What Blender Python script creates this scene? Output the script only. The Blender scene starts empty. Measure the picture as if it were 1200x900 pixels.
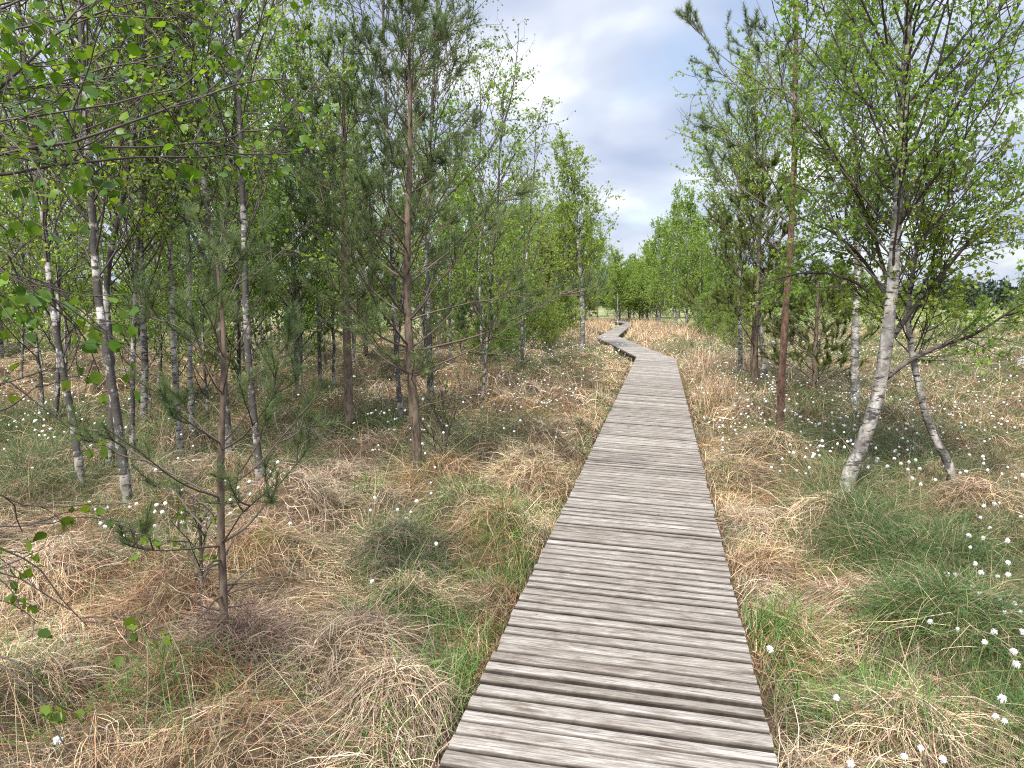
import bpy, math, random
import numpy as np

RNG = np.random.default_rng(20240511)
random.seed(5)
C = bpy.context.scene.collection
SCN = bpy.context.scene
TAU = 2 * math.pi

# ---------------------------------------------------------------- camera
CAM_Z = 1.80
FPX = 867.0                       # focal length in pixels of a 1200 px wide frame (26 mm)
PITCH = math.atan(102 / FPX)      # horizon at y = 348 of 900
CP, SP = math.cos(PITCH), math.sin(PITCH)


def ray(u, v):
    cx, cy = (u - 600) / FPX, -(v - 450) / FPX
    return np.array([cx, CP + cy * SP, -SP + cy * CP])


def ground(u, v, z=0.0):
    d = ray(u, v)
    return np.array([0, 0, CAM_Z]) + d * ((z - CAM_Z) / d[2])


def at_depth(u, v, Y):
    d = ray(u, v)
    return np.array([0, 0, CAM_Z]) + d * (Y / d[1])


cam_d = bpy.data.cameras.new('camera')
cam_d.sensor_width = 36
cam_d.lens = 36 * FPX / 1200
cam_d.clip_start = 0.05
cam_d.clip_end = 3000
cam = bpy.data.objects.new('camera', cam_d)
cam.location = (0, 0, CAM_Z)
cam.rotation_euler = (math.pi / 2 - PITCH, 0, 0)
C.objects.link(cam)
SCN.camera = cam

# ---------------------------------------------------------------- noise
_T = np.random.default_rng(77).random((256, 256))


def vnoise(x, y):
    xi, yi = np.floor(x).astype(int), np.floor(y).astype(int)
    fx, fy = x - xi, y - yi
    fx, fy = fx * fx * (3 - 2 * fx), fy * fy * (3 - 2 * fy)
    a, b = _T[xi & 255, yi & 255], _T[(xi + 1) & 255, yi & 255]
    c, d = _T[xi & 255, (yi + 1) & 255], _T[(xi + 1) & 255, (yi + 1) & 255]
    return (a * (1 - fx) + b * fx) * (1 - fy) + (c * (1 - fx) + d * fx) * fy


def fbm(x, y, o=3):
    s, a, t = 0, 1.0, 0
    for k in range(o):
        s = s + a * vnoise(x * 2 ** k + 17.3 * k, y * 2 ** k + 9.1 * k)
        t += a
        a *= .5
    return s / t


# ---------------------------------------------------------------- mesh and object helpers
def mesh_np(name, V, faces, mat_idx=None, smooth=True, attrs=None, mats=()):
    """faces: list of (n,k) int arrays, one per polygon size."""
    m = bpy.data.meshes.new(name)
    V = np.ascontiguousarray(V, dtype=np.float32)
    m.vertices.add(len(V))
    m.vertices.foreach_set('co', V.ravel())
    faces = [f for f in faces if len(f)]
    loops = np.concatenate([f.ravel() for f in faces]).astype(np.int32)
    tot = np.concatenate([np.full(len(f), f.shape[1]) for f in faces]).astype(np.int32)
    start = np.concatenate([[0], np.cumsum(tot)[:-1]]).astype(np.int32)
    m.loops.add(len(loops))
    m.loops.foreach_set('vertex_index', loops)
    m.polygons.add(len(tot))
    m.polygons.foreach_set('loop_start', start)
    m.polygons.foreach_set('loop_total', tot)
    if mat_idx is not None:
        m.polygons.foreach_set('material_index', np.asarray(mat_idx, dtype=np.int32))
    m.polygons.foreach_set('use_smooth', np.full(len(tot), bool(smooth)))
    for k, a in (attrs or {}).items():
        a = np.asarray(a, dtype=np.float32)
        if a.ndim == 1:
            at = m.attributes.new(k, 'FLOAT', 'POINT')
            at.data.foreach_set('value', a)
        elif a.shape[1] == 3:
            at = m.attributes.new(k, 'FLOAT_COLOR', 'POINT')
            at.data.foreach_set('color', np.concatenate([a, np.ones((len(a), 1), np.float32)], 1).ravel())
    for mt in mats:
        m.materials.append(mt)
    m.update(calc_edges=True)
    return m


def link(name, me, parent=None, loc=None):
    o = bpy.data.objects.new(name, me)
    C.objects.link(o)
    if parent is not None:
        o.parent = parent
    if loc is not None:
        o.location = loc
    return o


def tag(o, label=None, cat=None, group=None, kind=None):
    for k, v in (('label', label), ('category', cat), ('group', group), ('kind', kind)):
        if v:
            o[k] = v
    return o


def thing(name, label, cat, loc=(0, 0, 0), group=None):
    o = bpy.data.objects.new(name, None)
    o.empty_display_size = .2
    C.objects.link(o)
    o.location = loc
    return tag(o, label, cat, group)


def copy_thing(root, loc, rotz, scale, label, group=None):
    r = root.copy()
    C.objects.link(r)
    r.location = loc
    r.rotation_euler = (random.uniform(-.03, .03), random.uniform(-.03, .03), rotz)
    r.scale = (scale[0], scale[0], scale[1])
    tag(r, label, None, group)
    for ch in list(root.children):
        c = ch.copy()
        C.objects.link(c)
        c.parent = r
    return r


# ---------------------------------------------------------------- materials
def new_mat(name):
    m = bpy.data.materials.new(name)
    m.use_nodes = True
    nt = m.node_tree
    nt.nodes.clear()
    return m, nt, nt.nodes, nt.links


def N(nodes, t, **kw):
    n = nodes.new(t)
    for k, v in kw.items():
        setattr(n, k, v)
    return n


def ramp(nodes, stops):
    r = nodes.new('ShaderNodeValToRGB')
    e = r.color_ramp.elements
    while len(e) < len(stops):
        e.new(.5)
    for k, (p, c) in enumerate(stops):
        e[k].position = p
        e[k].color = (*c, 1) if len(c) == 3 else c
    return r


def leafy_mat(name, stops, trans=.45, tcol=(1.25, 1.3, .6), rough=.45, spec=.35):
    """thin leaf: diffuse + light passing through + weak gloss; colour by the per-leaf attribute 'rnd'"""
    m, nt, nd, lk = new_mat(name)
    at = N(nd, 'ShaderNodeAttribute', attribute_name='rnd')
    oi = N(nd, 'ShaderNodeObjectInfo')
    rp = ramp(nd, stops)
    lk.new(at.outputs['Fac'], rp.inputs[0])
    hs = N(nd, 'ShaderNodeHueSaturation')
    mr = N(nd, 'ShaderNodeMapRange')
    mr.inputs['To Min'].default_value = .475
    mr.inputs['To Max'].default_value = .515
    lk.new(oi.outputs['Random'], mr.inputs['Value'])
    lk.new(mr.outputs[0], hs.inputs['Hue'])
    lk.new(rp.outputs[0], hs.inputs['Color'])
    pb = N(nd, 'ShaderNodeBsdfPrincipled')
    pb.inputs['Roughness'].default_value = rough
    pb.inputs['Specular IOR Level'].default_value = spec
    lk.new(hs.outputs[0], pb.inputs['Base Color'])
    tb = N(nd, 'ShaderNodeBsdfTranslucent')
    mx = N(nd, 'ShaderNodeMix', data_type='RGBA', blend_type='MULTIPLY')
    mx.inputs['Factor'].default_value = 1
    lk.new(hs.outputs[0], mx.inputs['A'])
    mx.inputs['B'].default_value = (*tcol, 1)
    lk.new(mx.outputs['Result'], tb.inputs['Color'])
    ms = N(nd, 'ShaderNodeMixShader')
    ms.inputs[0].default_value = trans
    lk.new(pb.outputs[0], ms.inputs[1])
    lk.new(tb.outputs[0], ms.inputs[2])
    out = N(nd, 'ShaderNodeOutputMaterial')
    lk.new(ms.outputs[0], out.inputs['Surface'])
    return m


def grass_mat(name, trans=.3, rough=.6):
    """blade material; every blade has its own colour in the attribute 'col'"""
    m, nt, nd, lk = new_mat(name)
    at = N(nd, 'ShaderNodeAttribute', attribute_name='col')
    pb = N(nd, 'ShaderNodeBsdfPrincipled')
    pb.inputs['Roughness'].default_value = rough
    pb.inputs['Specular IOR Level'].default_value = .3
    lk.new(at.outputs['Color'], pb.inputs['Base Color'])
    tb = N(nd, 'ShaderNodeBsdfTranslucent')
    lk.new(at.outputs['Color'], tb.inputs['Color'])
    ms = N(nd, 'ShaderNodeMixShader')
    ms.inputs[0].default_value = trans
    lk.new(pb.outputs[0], ms.inputs[1])
    lk.new(tb.outputs[0], ms.inputs[2])
    out = N(nd, 'ShaderNodeOutputMaterial')
    lk.new(ms.outputs[0], out.inputs['Surface'])
    return m


def plain_mat(name, col, rough=.7):
    m, nt, nd, lk = new_mat(name)
    pb = N(nd, 'ShaderNodeBsdfPrincipled')
    pb.inputs['Roughness'].default_value = rough
    tc = N(nd, 'ShaderNodeTexCoord')
    nz = N(nd, 'ShaderNodeTexNoise')
    nz.inputs['Scale'].default_value = 30
    nz.inputs['Detail'].default_value = 4
    lk.new(tc.outputs['Object'], nz.inputs['Vector'])
    rp = ramp(nd, [(.3, tuple(c * .75 for c in col)), (.7, tuple(min(c * 1.2, .9) for c in col))])
    lk.new(nz.outputs['Fac'], rp.inputs[0])
    lk.new(rp.outputs[0], pb.inputs['Base Color'])
    out = N(nd, 'ShaderNodeOutputMaterial')
    lk.new(pb.outputs[0], out.inputs['Surface'])
    return m


def birch_bark(name='birch_bark', lo=.45, hi=.56, top=.5, gain=1.):
    """white papery bark, black cross scars, rough dark base ('hgt' = height along stem, 'rad' = local radius)"""
    m, nt, nd, lk = new_mat(name)
    tc = N(nd, 'ShaderNodeTexCoord')
    rad = N(nd, 'ShaderNodeAttribute', attribute_name='rad')
    hgt = N(nd, 'ShaderNodeAttribute', attribute_name='hgt')

    def noise(sc, scale, det=4, rough=.6, lac=2):
        mp = N(nd, 'ShaderNodeMapping')
        mp.inputs['Scale'].default_value = sc
        lk.new(tc.outputs['Object'], mp.inputs['Vector'])
        z = N(nd, 'ShaderNodeTexNoise')
        z.inputs['Scale'].default_value = scale
        z.inputs['Detail'].default_value = det
        z.inputs['Roughness'].default_value = rough
        lk.new(mp.outputs[0], z.inputs['Vector'])
        return z.outputs['Fac']

    base = ramp(nd, [(.32, tuple(gain * v for v in (.13, .115, .095))), (.48, tuple(gain * v for v in (.30, .28, .25))), (.66, tuple(gain * v for v in (.52, .50, .47)))])
    lk.new(noise((1, 1, .5), 9, 6), base.inputs[0])
    scar = ramp(nd, [(.515, (0, 0, 0)), (.575, (1, 1, 1))])
    lk.new(noise((3, 3, 11), 3.6, 5, .65), scar.inputs[0])
    patch = ramp(nd, [(lo, (0, 0, 0)), (hi, (1, 1, 1))])
    lk.new(noise((1, 1, .7), 6, 5, .65), patch.inputs[0])
    # dark rough bark is strongest low on the stem
    low = N(nd, 'ShaderNodeMapRange')
    low.inputs['From Min'].default_value = 0
    low.inputs['From Max'].default_value = 2.2
    low.inputs['To Min'].default_value = .95
    low.inputs['To Max'].default_value = top
    lk.new(hgt.outputs['Fac'], low.inputs['Value'])
    mul = N(nd, 'ShaderNodeMath', operation='MULTIPLY')
    lk.new(patch.outputs[0], mul.inputs[0])
    lk.new(low.outputs[0], mul.inputs[1])
    mx = N(nd, 'ShaderNodeMath', operation='MAXIMUM')
    lk.new(mul.outputs[0], mx.inputs[0])
    sm = N(nd, 'ShaderNodeMath', operation='MULTIPLY')
    sm.inputs[1].default_value = 1.0
    lk.new(scar.outputs[0], sm.inputs[0])
    lk.new(sm.outputs[0], mx.inputs[1])
    c1 = N(nd, 'ShaderNodeMix', data_type='RGBA')
    lk.new(mx.outputs[0], c1.inputs['Factor'])
    lk.new(base.outputs[0], c1.inputs['A'])
    c1.inputs['B'].default_value = (.035, .030, .026, 1)
    # thin stems are still brown
    th = N(nd, 'ShaderNodeMapRange')
    th.inputs['From Min'].default_value = .007
    th.inputs['From Max'].default_value = .016
    lk.new(rad.outputs['Fac'], th.inputs['Value'])
    c2 = N(nd, 'ShaderNodeMix', data_type='RGBA')
    lk.new(th.outputs[0], c2.inputs['Factor'])
    c2.inputs['A'].default_value = (.055, .038, .030, 1)
    lk.new(c1.outputs['Result'], c2.inputs['B'])
    # moss film on the lowest part
    ms = N(nd, 'ShaderNodeMapRange')
    ms.inputs['From Min'].default_value = .5
    ms.inputs['From Max'].default_value = 0
    ms.inputs['To Max'].default_value = .35
    lk.new(hgt.outputs['Fac'], ms.inputs['Value'])
    c3 = N(nd, 'ShaderNodeMix', data_type='RGBA')
    lk.new(ms.outputs[0], c3.inputs['Factor'])
    lk.new(c2.outputs['Result'], c3.inputs['A'])
    c3.inputs['B'].default_value = (.11, .11, .05, 1)
    pb = N(nd, 'ShaderNodeBsdfPrincipled')
    pb.inputs['Roughness'].default_value = .75
    lk.new(c3.outputs['Result'], pb.inputs['Base Color'])
    bp = N(nd, 'ShaderNodeBump')
    bp.inputs['Strength'].default_value = .6
    bp.inputs['Distance'].default_value = .01
    lk.new(noise((1, 1, .6), 40, 4), bp.inputs['Height'])
    lk.new(bp.outputs[0], pb.inputs['Normal'])
    out = N(nd, 'ShaderNodeOutputMaterial')
    lk.new(pb.outputs[0], out.inputs['Surface'])
    return m


def pine_bark(name, lo, mid, hi):
    m, nt, nd, lk = new_mat(name)
    tc = N(nd, 'ShaderNodeTexCoord')
    mp = N(nd, 'ShaderNodeMapping')
    mp.inputs['Scale'].default_value = (1, 1, .35)
    lk.new(tc.outputs['Object'], mp.inputs['Vector'])
    vz = N(nd, 'ShaderNodeTexVoronoi')
    vz.inputs['Scale'].default_value = 45
    lk.new(mp.outputs[0], vz.inputs['Vector'])
    nz = N(nd, 'ShaderNodeTexNoise')
    nz.inputs['Scale'].default_value = 22
    nz.inputs['Detail'].default_value = 6
    lk.new(mp.outputs[0], nz.inputs['Vector'])
    ad = N(nd, 'ShaderNodeMath', operation='ADD')
    ml = N(nd, 'ShaderNodeMath', operation='MULTIPLY')
    ml.inputs[1].default_value = .35
    lk.new(vz.outputs['Distance'], ml.inputs[0])
    lk.new(ml.outputs[0], ad.inputs[0])
    lk.new(nz.outputs['Fac'], ad.inputs[1])
    rp = ramp(nd, [(.42, lo), (.6, mid), (.85, hi)])
    lk.new(ad.outputs[0], rp.inputs[0])
    pb = N(nd, 'ShaderNodeBsdfPrincipled')
    pb.inputs['Roughness'].default_value = .85
    lk.new(rp.outputs[0], pb.inputs['Base Color'])
    bp = N(nd, 'ShaderNodeBump')
    bp.inputs['Strength'].default_value = .8
    bp.inputs['Distance'].default_value = .012
    lk.new(ad.outputs[0], bp.inputs['Height'])
    lk.new(bp.outputs[0], pb.inputs['Normal'])
    out = N(nd, 'ShaderNodeOutputMaterial')
    lk.new(pb.outputs[0], out.inputs['Surface'])
    return m


M_BIRCH = birch_bark()
M_BIRCH_DARK = birch_bark('rough_birch_bark', .455, .505, .96, .95)
M_TWIG = plain_mat('birch_twig_bark', (.050, .036, .030))
M_PTWIG = plain_mat('pine_branch_bark', (.085, .060, .042))
M_PINE_RED = pine_bark('red_pine_bark', (.038, .022, .017), (.105, .056, .039), (.20, .115, .076))
M_PINE_GREY = pine_bark('grey_pine_bark', (.030, .023, .018), (.085, .060, .042), (.16, .118, .082))
M_LEAF = leafy_mat('birch_leaf', [(0, (.105, .175, .032)), (.5, (.165, .250, .046)), (1, (.25, .32, .07))], .56, (1.45, 1.6, .6))
M_LEAF_DARK = leafy_mat('birch_leaf_dull', [(0, (.065, .105, .026)), (.5, (.100, .155, .036)), (1, (.155, .21, .05))], .48, (1.4, 1.5, .6))
M_LEAF_NEAR = leafy_mat('birch_leaf_fresh', [(0, (.045, .095, .012)), (.5, (.080, .150, .018)), (1, (.15, .23, .03))], .48, (1.6, 1.5, .45), .42, .35)
M_NEEDLE = leafy_mat('pine_needle', [(0, (.050, .082, .040)), (.5, (.100, .148, .062)), (1, (.18, .23, .09))], .35, (1.1, 1.2, .7), .6, .12)
M_NEEDLE_OLIVE = leafy_mat('pine_needle_olive', [(0, (.060, .080, .024)), (.5, (.115, .145, .044)), (1, (.18, .20, .065))], .3, (1.1, 1.1, .6), .6, .12)
M_STRAW = grass_mat('dry_blades', .22, .55)
M_GREEN = grass_mat('green_blades', .35, .45)
M_COTTON = leafy_mat('cotton_fluff', [(0, (.72, .71, .68)), (1, (.84, .84, .83))], .3, (1, 1, 1), .9, .05)
M_STEM = plain_mat('sedge_stem', (.14, .15, .06))

# ---------------------------------------------------------------- tubes and growth
def tubes(P, R, sides):
    """P (n,k,3) R (n,k) -> verts, quads, radius per vertex"""
    n, k, _ = P.shape
    T = np.gradient(P, axis=1)
    T /= np.linalg.norm(T, axis=2, keepdims=True) + 1e-9
    ref = np.where(np.abs(T[:, :1, 2:3]) > .85, np.array([[[1., .13, 0]]]), np.array([[[.07, .05, 1.]]]))
    A = np.cross(T, np.broadcast_to(ref, T.shape))
    A /= np.linalg.norm(A, axis=2, keepdims=True) + 1e-9
    B = np.cross(T, A)
    ang = np.arange(sides) * TAU / sides
    V = P[:, :, None, :] + R[:, :, None, None] * (A[:, :, None, :] * np.cos(ang)[None, None, :, None] + B[:, :, None, :] * np.sin(ang)[None, None, :, None])
    idx = np.arange(n * k * sides).reshape(n, k, sides)
    a = idx[:, :-1, :]
    b = np.roll(idx, -1, axis=2)[:, :-1, :]
    c = np.roll(idx, -1, axis=2)[:, 1:, :]
    d = idx[:, 1:, :]
    Q = np.stack([a, b, c, d], -1).reshape(-1, 4)
    return V.reshape(-1, 3), Q, np.repeat(R.reshape(-1), sides)


def merge(items):
    V, Q, off = [], [], 0
    for v, q in items:
        V.append(v)
        Q.append(q + off)
        off += len(v)
    return np.concatenate(V), np.concatenate(Q)


def unit(a):
    return a / (np.linalg.norm(a, axis=-1, keepdims=True) + 1e-9)


def sample(P, idx, t):
    """point and tangent on polylines P[idx] at t in 0..1"""
    k = P.shape[1]
    f = np.clip(t, 0, .9999) * (k - 1)
    i = f.astype(int)
    w = (f - i)[:, None]
    a, b = P[idx, i], P[idx, i + 1]
    return a * (1 - w) + b * w, unit(b - a)


def grow(P, idx, t, L, angle, k, bend=0., wob=.12, r0=.01, r1=.002, az=None, rng=RNG):
    """children starting on P[idx] at t, length L, leaving at 'angle' from the parent; bend>0 turns up, <0 hangs"""
    n = len(idx)
    S, T = sample(P, idx, t)
    rv = rng.normal(size=(n, 3))
    if az is not None:
        rv = np.stack([np.cos(az), np.sin(az), np.zeros(n)], 1) + rng.normal(size=(n, 3)) * .08
    perp = unit(rv - T * np.sum(rv * T, 1, keepdims=True))
    ang = np.broadcast_to(angle, (n,))[:, None]
    d = unit(T * np.cos(ang) + perp * np.sin(ang))
    L = np.broadcast_to(L, (n,))
    bend = np.broadcast_to(bend, (n,))
    out = np.zeros((n, k, 3))
    out[:, 0] = S
    for j in range(1, k):
        d = unit(d + np.array([0, 0, 1.]) * (bend / (k - 1))[:, None] + rng.normal(size=(n, 3)) * wob)
        out[:, j] = out[:, j - 1] + d * (L / (k - 1))[:, None]
    s = np.linspace(0, 1, k)[None, :]
    R = np.broadcast_to(r0, (n,))[:, None] * (1 - s) + np.broadcast_to(r1, (n,))[:, None] * s
    return out, R


def leaves(pos, size, rng=RNG, hang=.55, fancy=False, asp=.80, base_dir=None):
    """one folded leaf per position"""
    n = len(pos)
    d = rng.normal(size=(n, 3))
    d[:, 2] -= hang * 1.6
    if base_dir is not None:
        d += base_dir * 1.0
    d = unit(d)
    nrm = rng.normal(size=(n, 3)) * .75
    nrm[:, 2] += .7
    s = unit(np.cross(d, nrm))
    nn = np.cross(s, d)
    l = size * rng.uniform(.65, 1.25, n)
    w = (l * asp * .5)[:, None]
    l = l[:, None]
    rnd = rng.random(n)
    if not fancy:
        V = np.stack([pos, pos + d * l * .42 + s * w + nn * l * .10, pos + d * l, pos + d * l * .42 - s * w + nn * l * .10], 1)
        i = np.arange(n)[:, None] * 4
        F = np.concatenate([i + np.array([[0, 1, 2]]), i + np.array([[0, 2, 3]])])
        return V.reshape(-1, 3), [F], np.repeat(rnd, 4)
    pet = .28                                          # petiole, then an ovate blade with a point
    prof = [(0, 0), (.10, .62), (.30, 1.0), (.55, .82), (.80, .36), (1.0, 0)]
    mid = []
    for k, (t, ww) in enumerate(prof):
        cc = pos + d * l * (pet + t) - nn * l * (.12 * t * t)
        if ww == 0:
            mid.append([cc])
        else:
            up = nn * l * .09 * ww
            mid.append([cc + s * w * ww + up, cc, cc - s * w * ww + up])
    pts = [p for g in mid for p in g] + [pos + s * l * .02, pos - s * l * .02]
    V = np.stack(pts, 1)
    K = V.shape[1]
    i = np.arange(n)[:, None] * K
    tri = [(0, 1, 2), (0, 2, 3), (13, 10, 11), (13, 11, 12), (14, 15, 0)]
    quad = []
    for g in range(3):
        a, b = 1 + 3 * g, 4 + 3 * g
        quad += [(a, b, b + 1, a + 1), (a + 1, b + 1, b + 2, a + 2)]
    F3 = np.concatenate([i + np.array([t]) for t in tri])
    F4 = np.concatenate([i + np.array([q]) for q in quad])
    return V.reshape(-1, 3), [F3, F4], np.repeat(rnd, K)


def resample(pts, k):
    pts = np.asarray(pts, float)
    seg = np.linalg.norm(np.diff(pts, axis=0), axis=1)
    s = np.concatenate([[0], np.cumsum(seg)])
    t = np.linspace(0, s[-1], k)
    out = np.stack([np.interp(t, s, pts[:, c]) for c in range(3)], 1)
    for _ in range(2):                                  # take the corners off
        out[1:-1] = .25 * out[:-2] + .5 * out[1:-1] + .25 * out[2:]
    return out


def trunk_from_px(px, H, wander=.06, z0=0.15, k=26, dy=0.0):
    """stem that stands where the first point meets the ground and follows the other points in its own vertical plane"""
    b = ground(px[0][0], px[0][1], z0)
    Y = b[1]
    pts = [b] + [at_depth(u, v, Y + dy * (j + 1) / len(px)) for j, (u, v) in enumerate(px[1:])]
    top = pts[-1]
    if top[2] < H:
        d = unit(pts[-1] - pts[-2])
        d = unit(d + np.array([0, 0, 1.]))
        pts.append(top + d * (H - top[2]) / max(d[2], .3))
    P = resample(pts, k)
    sd = np.linspace(0, 1, k) * P[-1, 2]
    P[:, 1] += wander * (fbm(sd * .9 + b[0] * 3, sd * 0 + b[1] * 7) - .5) * np.minimum(sd, 1.5)
    P[0, 2] -= .30
    return P


def straight_trunk(H, lean, k=18, wob=.03, rng=RNG):
    z = np.linspace(0, H, k)
    P = np.zeros((k, 3))
    P[:, 2] = z
    a = rng.uniform(0, TAU)
    P[:, 0] = math.cos(a) * lean * z + np.cumsum(rng.normal(size=k)) * wob * H / 18
    P[:, 1] = math.sin(a) * lean * z + np.cumsum(rng.normal(size=k)) * wob * H / 18
    P[:, :2] -= P[0, :2]
    P[0, 2] = -.12
    return P


def put_trunk(P, R, mat, root, base, sides=10):
    V, Q, rad = tubes(P[None], R[None], sides)
    hg = np.repeat(P[:, 2] - P[0, 2], sides)
    # uneven girth
    ctr = np.repeat(P, sides, axis=0)
    f = 1 + .16 * (fbm(V[:, 0] * 30 + hg * 3, V[:, 1] * 30 + hg * 5, 2) - .5) * 2
    V = ctr + (V - ctr) * f[:, None]
    me = mesh_np('trunk', V - base, [Q], attrs={'rad': rad, 'hgt': hg}, mats=[mat])
    return link('trunk', me, root)


def birch(label, P, r_base, name='birch_tree', cb=.25, rad=1.3, n1=46, leaf=.040, n3=4, per=5, mat=M_LEAF, group=None, extra=None,
          ang=(.75, .55), up=.35, seed=1, bare=.0, prof=None, cat='birch', l2n=7, bark=None, hang=.55, tw=1.0, mindist=None):
    """trunk polyline -> birch thing with trunk, branches, crown. extra = big limbs [(polyline, r0)]"""
    rng = np.random.default_rng(seed)
    base = P[0].copy()
    base[2] = 0
    root = thing(name, label, cat, tuple(base), group)
    k = len(P)
    s = np.linspace(0, 1, k)
    R = r_base * (1 - s) ** .8 * .93 + .007
    R[:3] *= np.array([1.32, 1.12, 1.03])
    put_trunk(P, R, bark or M_BIRCH, root, base, 12)
    lim_P = []
    for Lp, r0 in (extra or []):
        Lp = resample(Lp, 14)
        lr = r0 * (1 - np.linspace(0, 1, 14)) ** .8 + .005
        v, q, rr = tubes(Lp[None], lr[None], 8)
        me = mesh_np('limb', v - base, [q], attrs={'rad': rr * .55, 'hgt': np.full(len(v), 2.)}, mats=[M_BIRCH])
        link('limb', me, root)
        lim_P.append(Lp)
    # first order
    t1 = cb + (1 - cb) * (np.arange(n1) + rng.random(n1)) / n1 * .985
    rel = (t1 - cb) / (1 - cb)
    pf = prof(rel) if prof else np.sin(np.pi * np.clip(rel * .80 + .20, 0, 1)) ** .8
    L1 = rad * pf * rng.uniform(.6, 1.18, n1) / .8 + .12
    az = np.arange(n1) * 2.399 + rng.random(n1) * .8
    a1 = ang[0] + (ang[1] - ang[0]) * rel + rng.normal(size=n1) * .12
    r1 = np.interp(t1, s, R) * .36
    r1 = np.minimum(r1, .003 + .0045 * L1)
    B1, R1 = grow(P[None], np.zeros(n1, int), t1, L1, a1, 9, up, .07, r1, .0025, az, rng)
    items = [tubes(B1, R1 * tw, 5)[:2]]
    alive = np.ones(n1, bool)
    if bare:
        alive = rng.random(n1) > bare
    parents = B1[alive]
    Lpar = L1[alive]
    if lim_P:
        lp = np.stack([resample(x, 9) for x in lim_P])
        parents = np.concatenate([np.repeat(lp, 3, 0), parents])
        Lpar = np.concatenate([np.repeat([min(1.2 * rad, np.linalg.norm(x[-1] - x[0])) for x in lim_P], 3), Lpar])
    n = len(parents)
    nn2 = np.maximum(2, (l2n * np.clip(Lpar / (rad * .9), .3, 1.2)).astype(int))
    i2 = np.repeat(np.arange(n), nn2)
    t2 = rng.uniform(.22, 1, len(i2))
    L2 = np.clip(Lpar[i2] * (.62 - .38 * t2) * rng.uniform(.6, 1.2, len(i2)), .10, .9)
    B2, R2 = grow(parents, i2, t2, L2, rng.uniform(.5, .95, len(i2)), 6, rng.uniform(-.25, .5, len(i2)), .12, .0045, .0016, None, rng)
    items.append(tubes(B2, R2 * tw, 4)[:2])
    i3 = np.repeat(np.arange(len(B2)), n3)
    t3 = rng.uniform(.2, 1, len(i3))
    B3, R3 = grow(B2, i3, t3, rng.uniform(.10, .30, len(i3)), rng.uniform(.4, .9, len(i3)), 4, rng.uniform(-.6, .25, len(i3)), .12, .0018, .0010, None, rng)
    items.append(tubes(B3, R3 * tw, 3)[:2])
    # first-order tips carry twigs too
    V, Q = merge(items)
    link('branches', mesh_np('branches', V - base, [Q], mats=[M_TWIG]), root)
    j = np.repeat(np.arange(len(B3)), per)
    lp_, ld = sample(B3, j, rng.uniform(.12, 1, len(j)))
    j2 = np.repeat(np.arange(len(B2)), 3)
    lp2, ld2 = sample(B2, j2, rng.uniform(.4, 1, len(j2)))
    pos = np.concatenate([lp_, lp2])
    if mindist:
        pos = pos[np.linalg.norm(pos - np.array([0, 0, CAM_Z]), axis=1) > mindist]
    lv, lf, lr = leaves(pos + rng.normal(size=pos.shape) * .012, leaf, rng, hang)
    link('crown', mesh_np('crown', lv - base, lf, attrs={'rnd': lr}, mats=[mat], smooth=False), root)
    return root


def needles(P, n, length, width, t0=.35, rng=RNG, cone=.95):
    """needle triangles around shoots P"""
    i = np.repeat(np.arange(len(P)), n)
    t = rng.uniform(t0, 1, len(i))
    S, T = sample(P, i, t)
    rv = rng.normal(size=S.shape)
    perp = unit(rv - T * np.sum(rv * T, 1, keepdims=True))
    a = rng.uniform(cone * .55, cone * 1.25, len(i))[:, None]
    d = unit(T * np.cos(a) + perp * np.sin(a) + np.array([0, 0, .12]))
    l = length * rng.uniform(.7, 1.15, len(i))[:, None]
    sd = unit(np.cross(d, rng.normal(size=S.shape))) * width * .5
    V = np.stack([S + sd, S + d * l, S - sd], 1)
    F = (np.arange(len(i) * 3)).reshape(-1, 3)
    shoot = rng.random(len(P))
    return V.reshape(-1, 3), F, np.repeat(np.clip(shoot[i] * .6 + rng.random(len(i)) * .4, 0, 1), 3)


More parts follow.
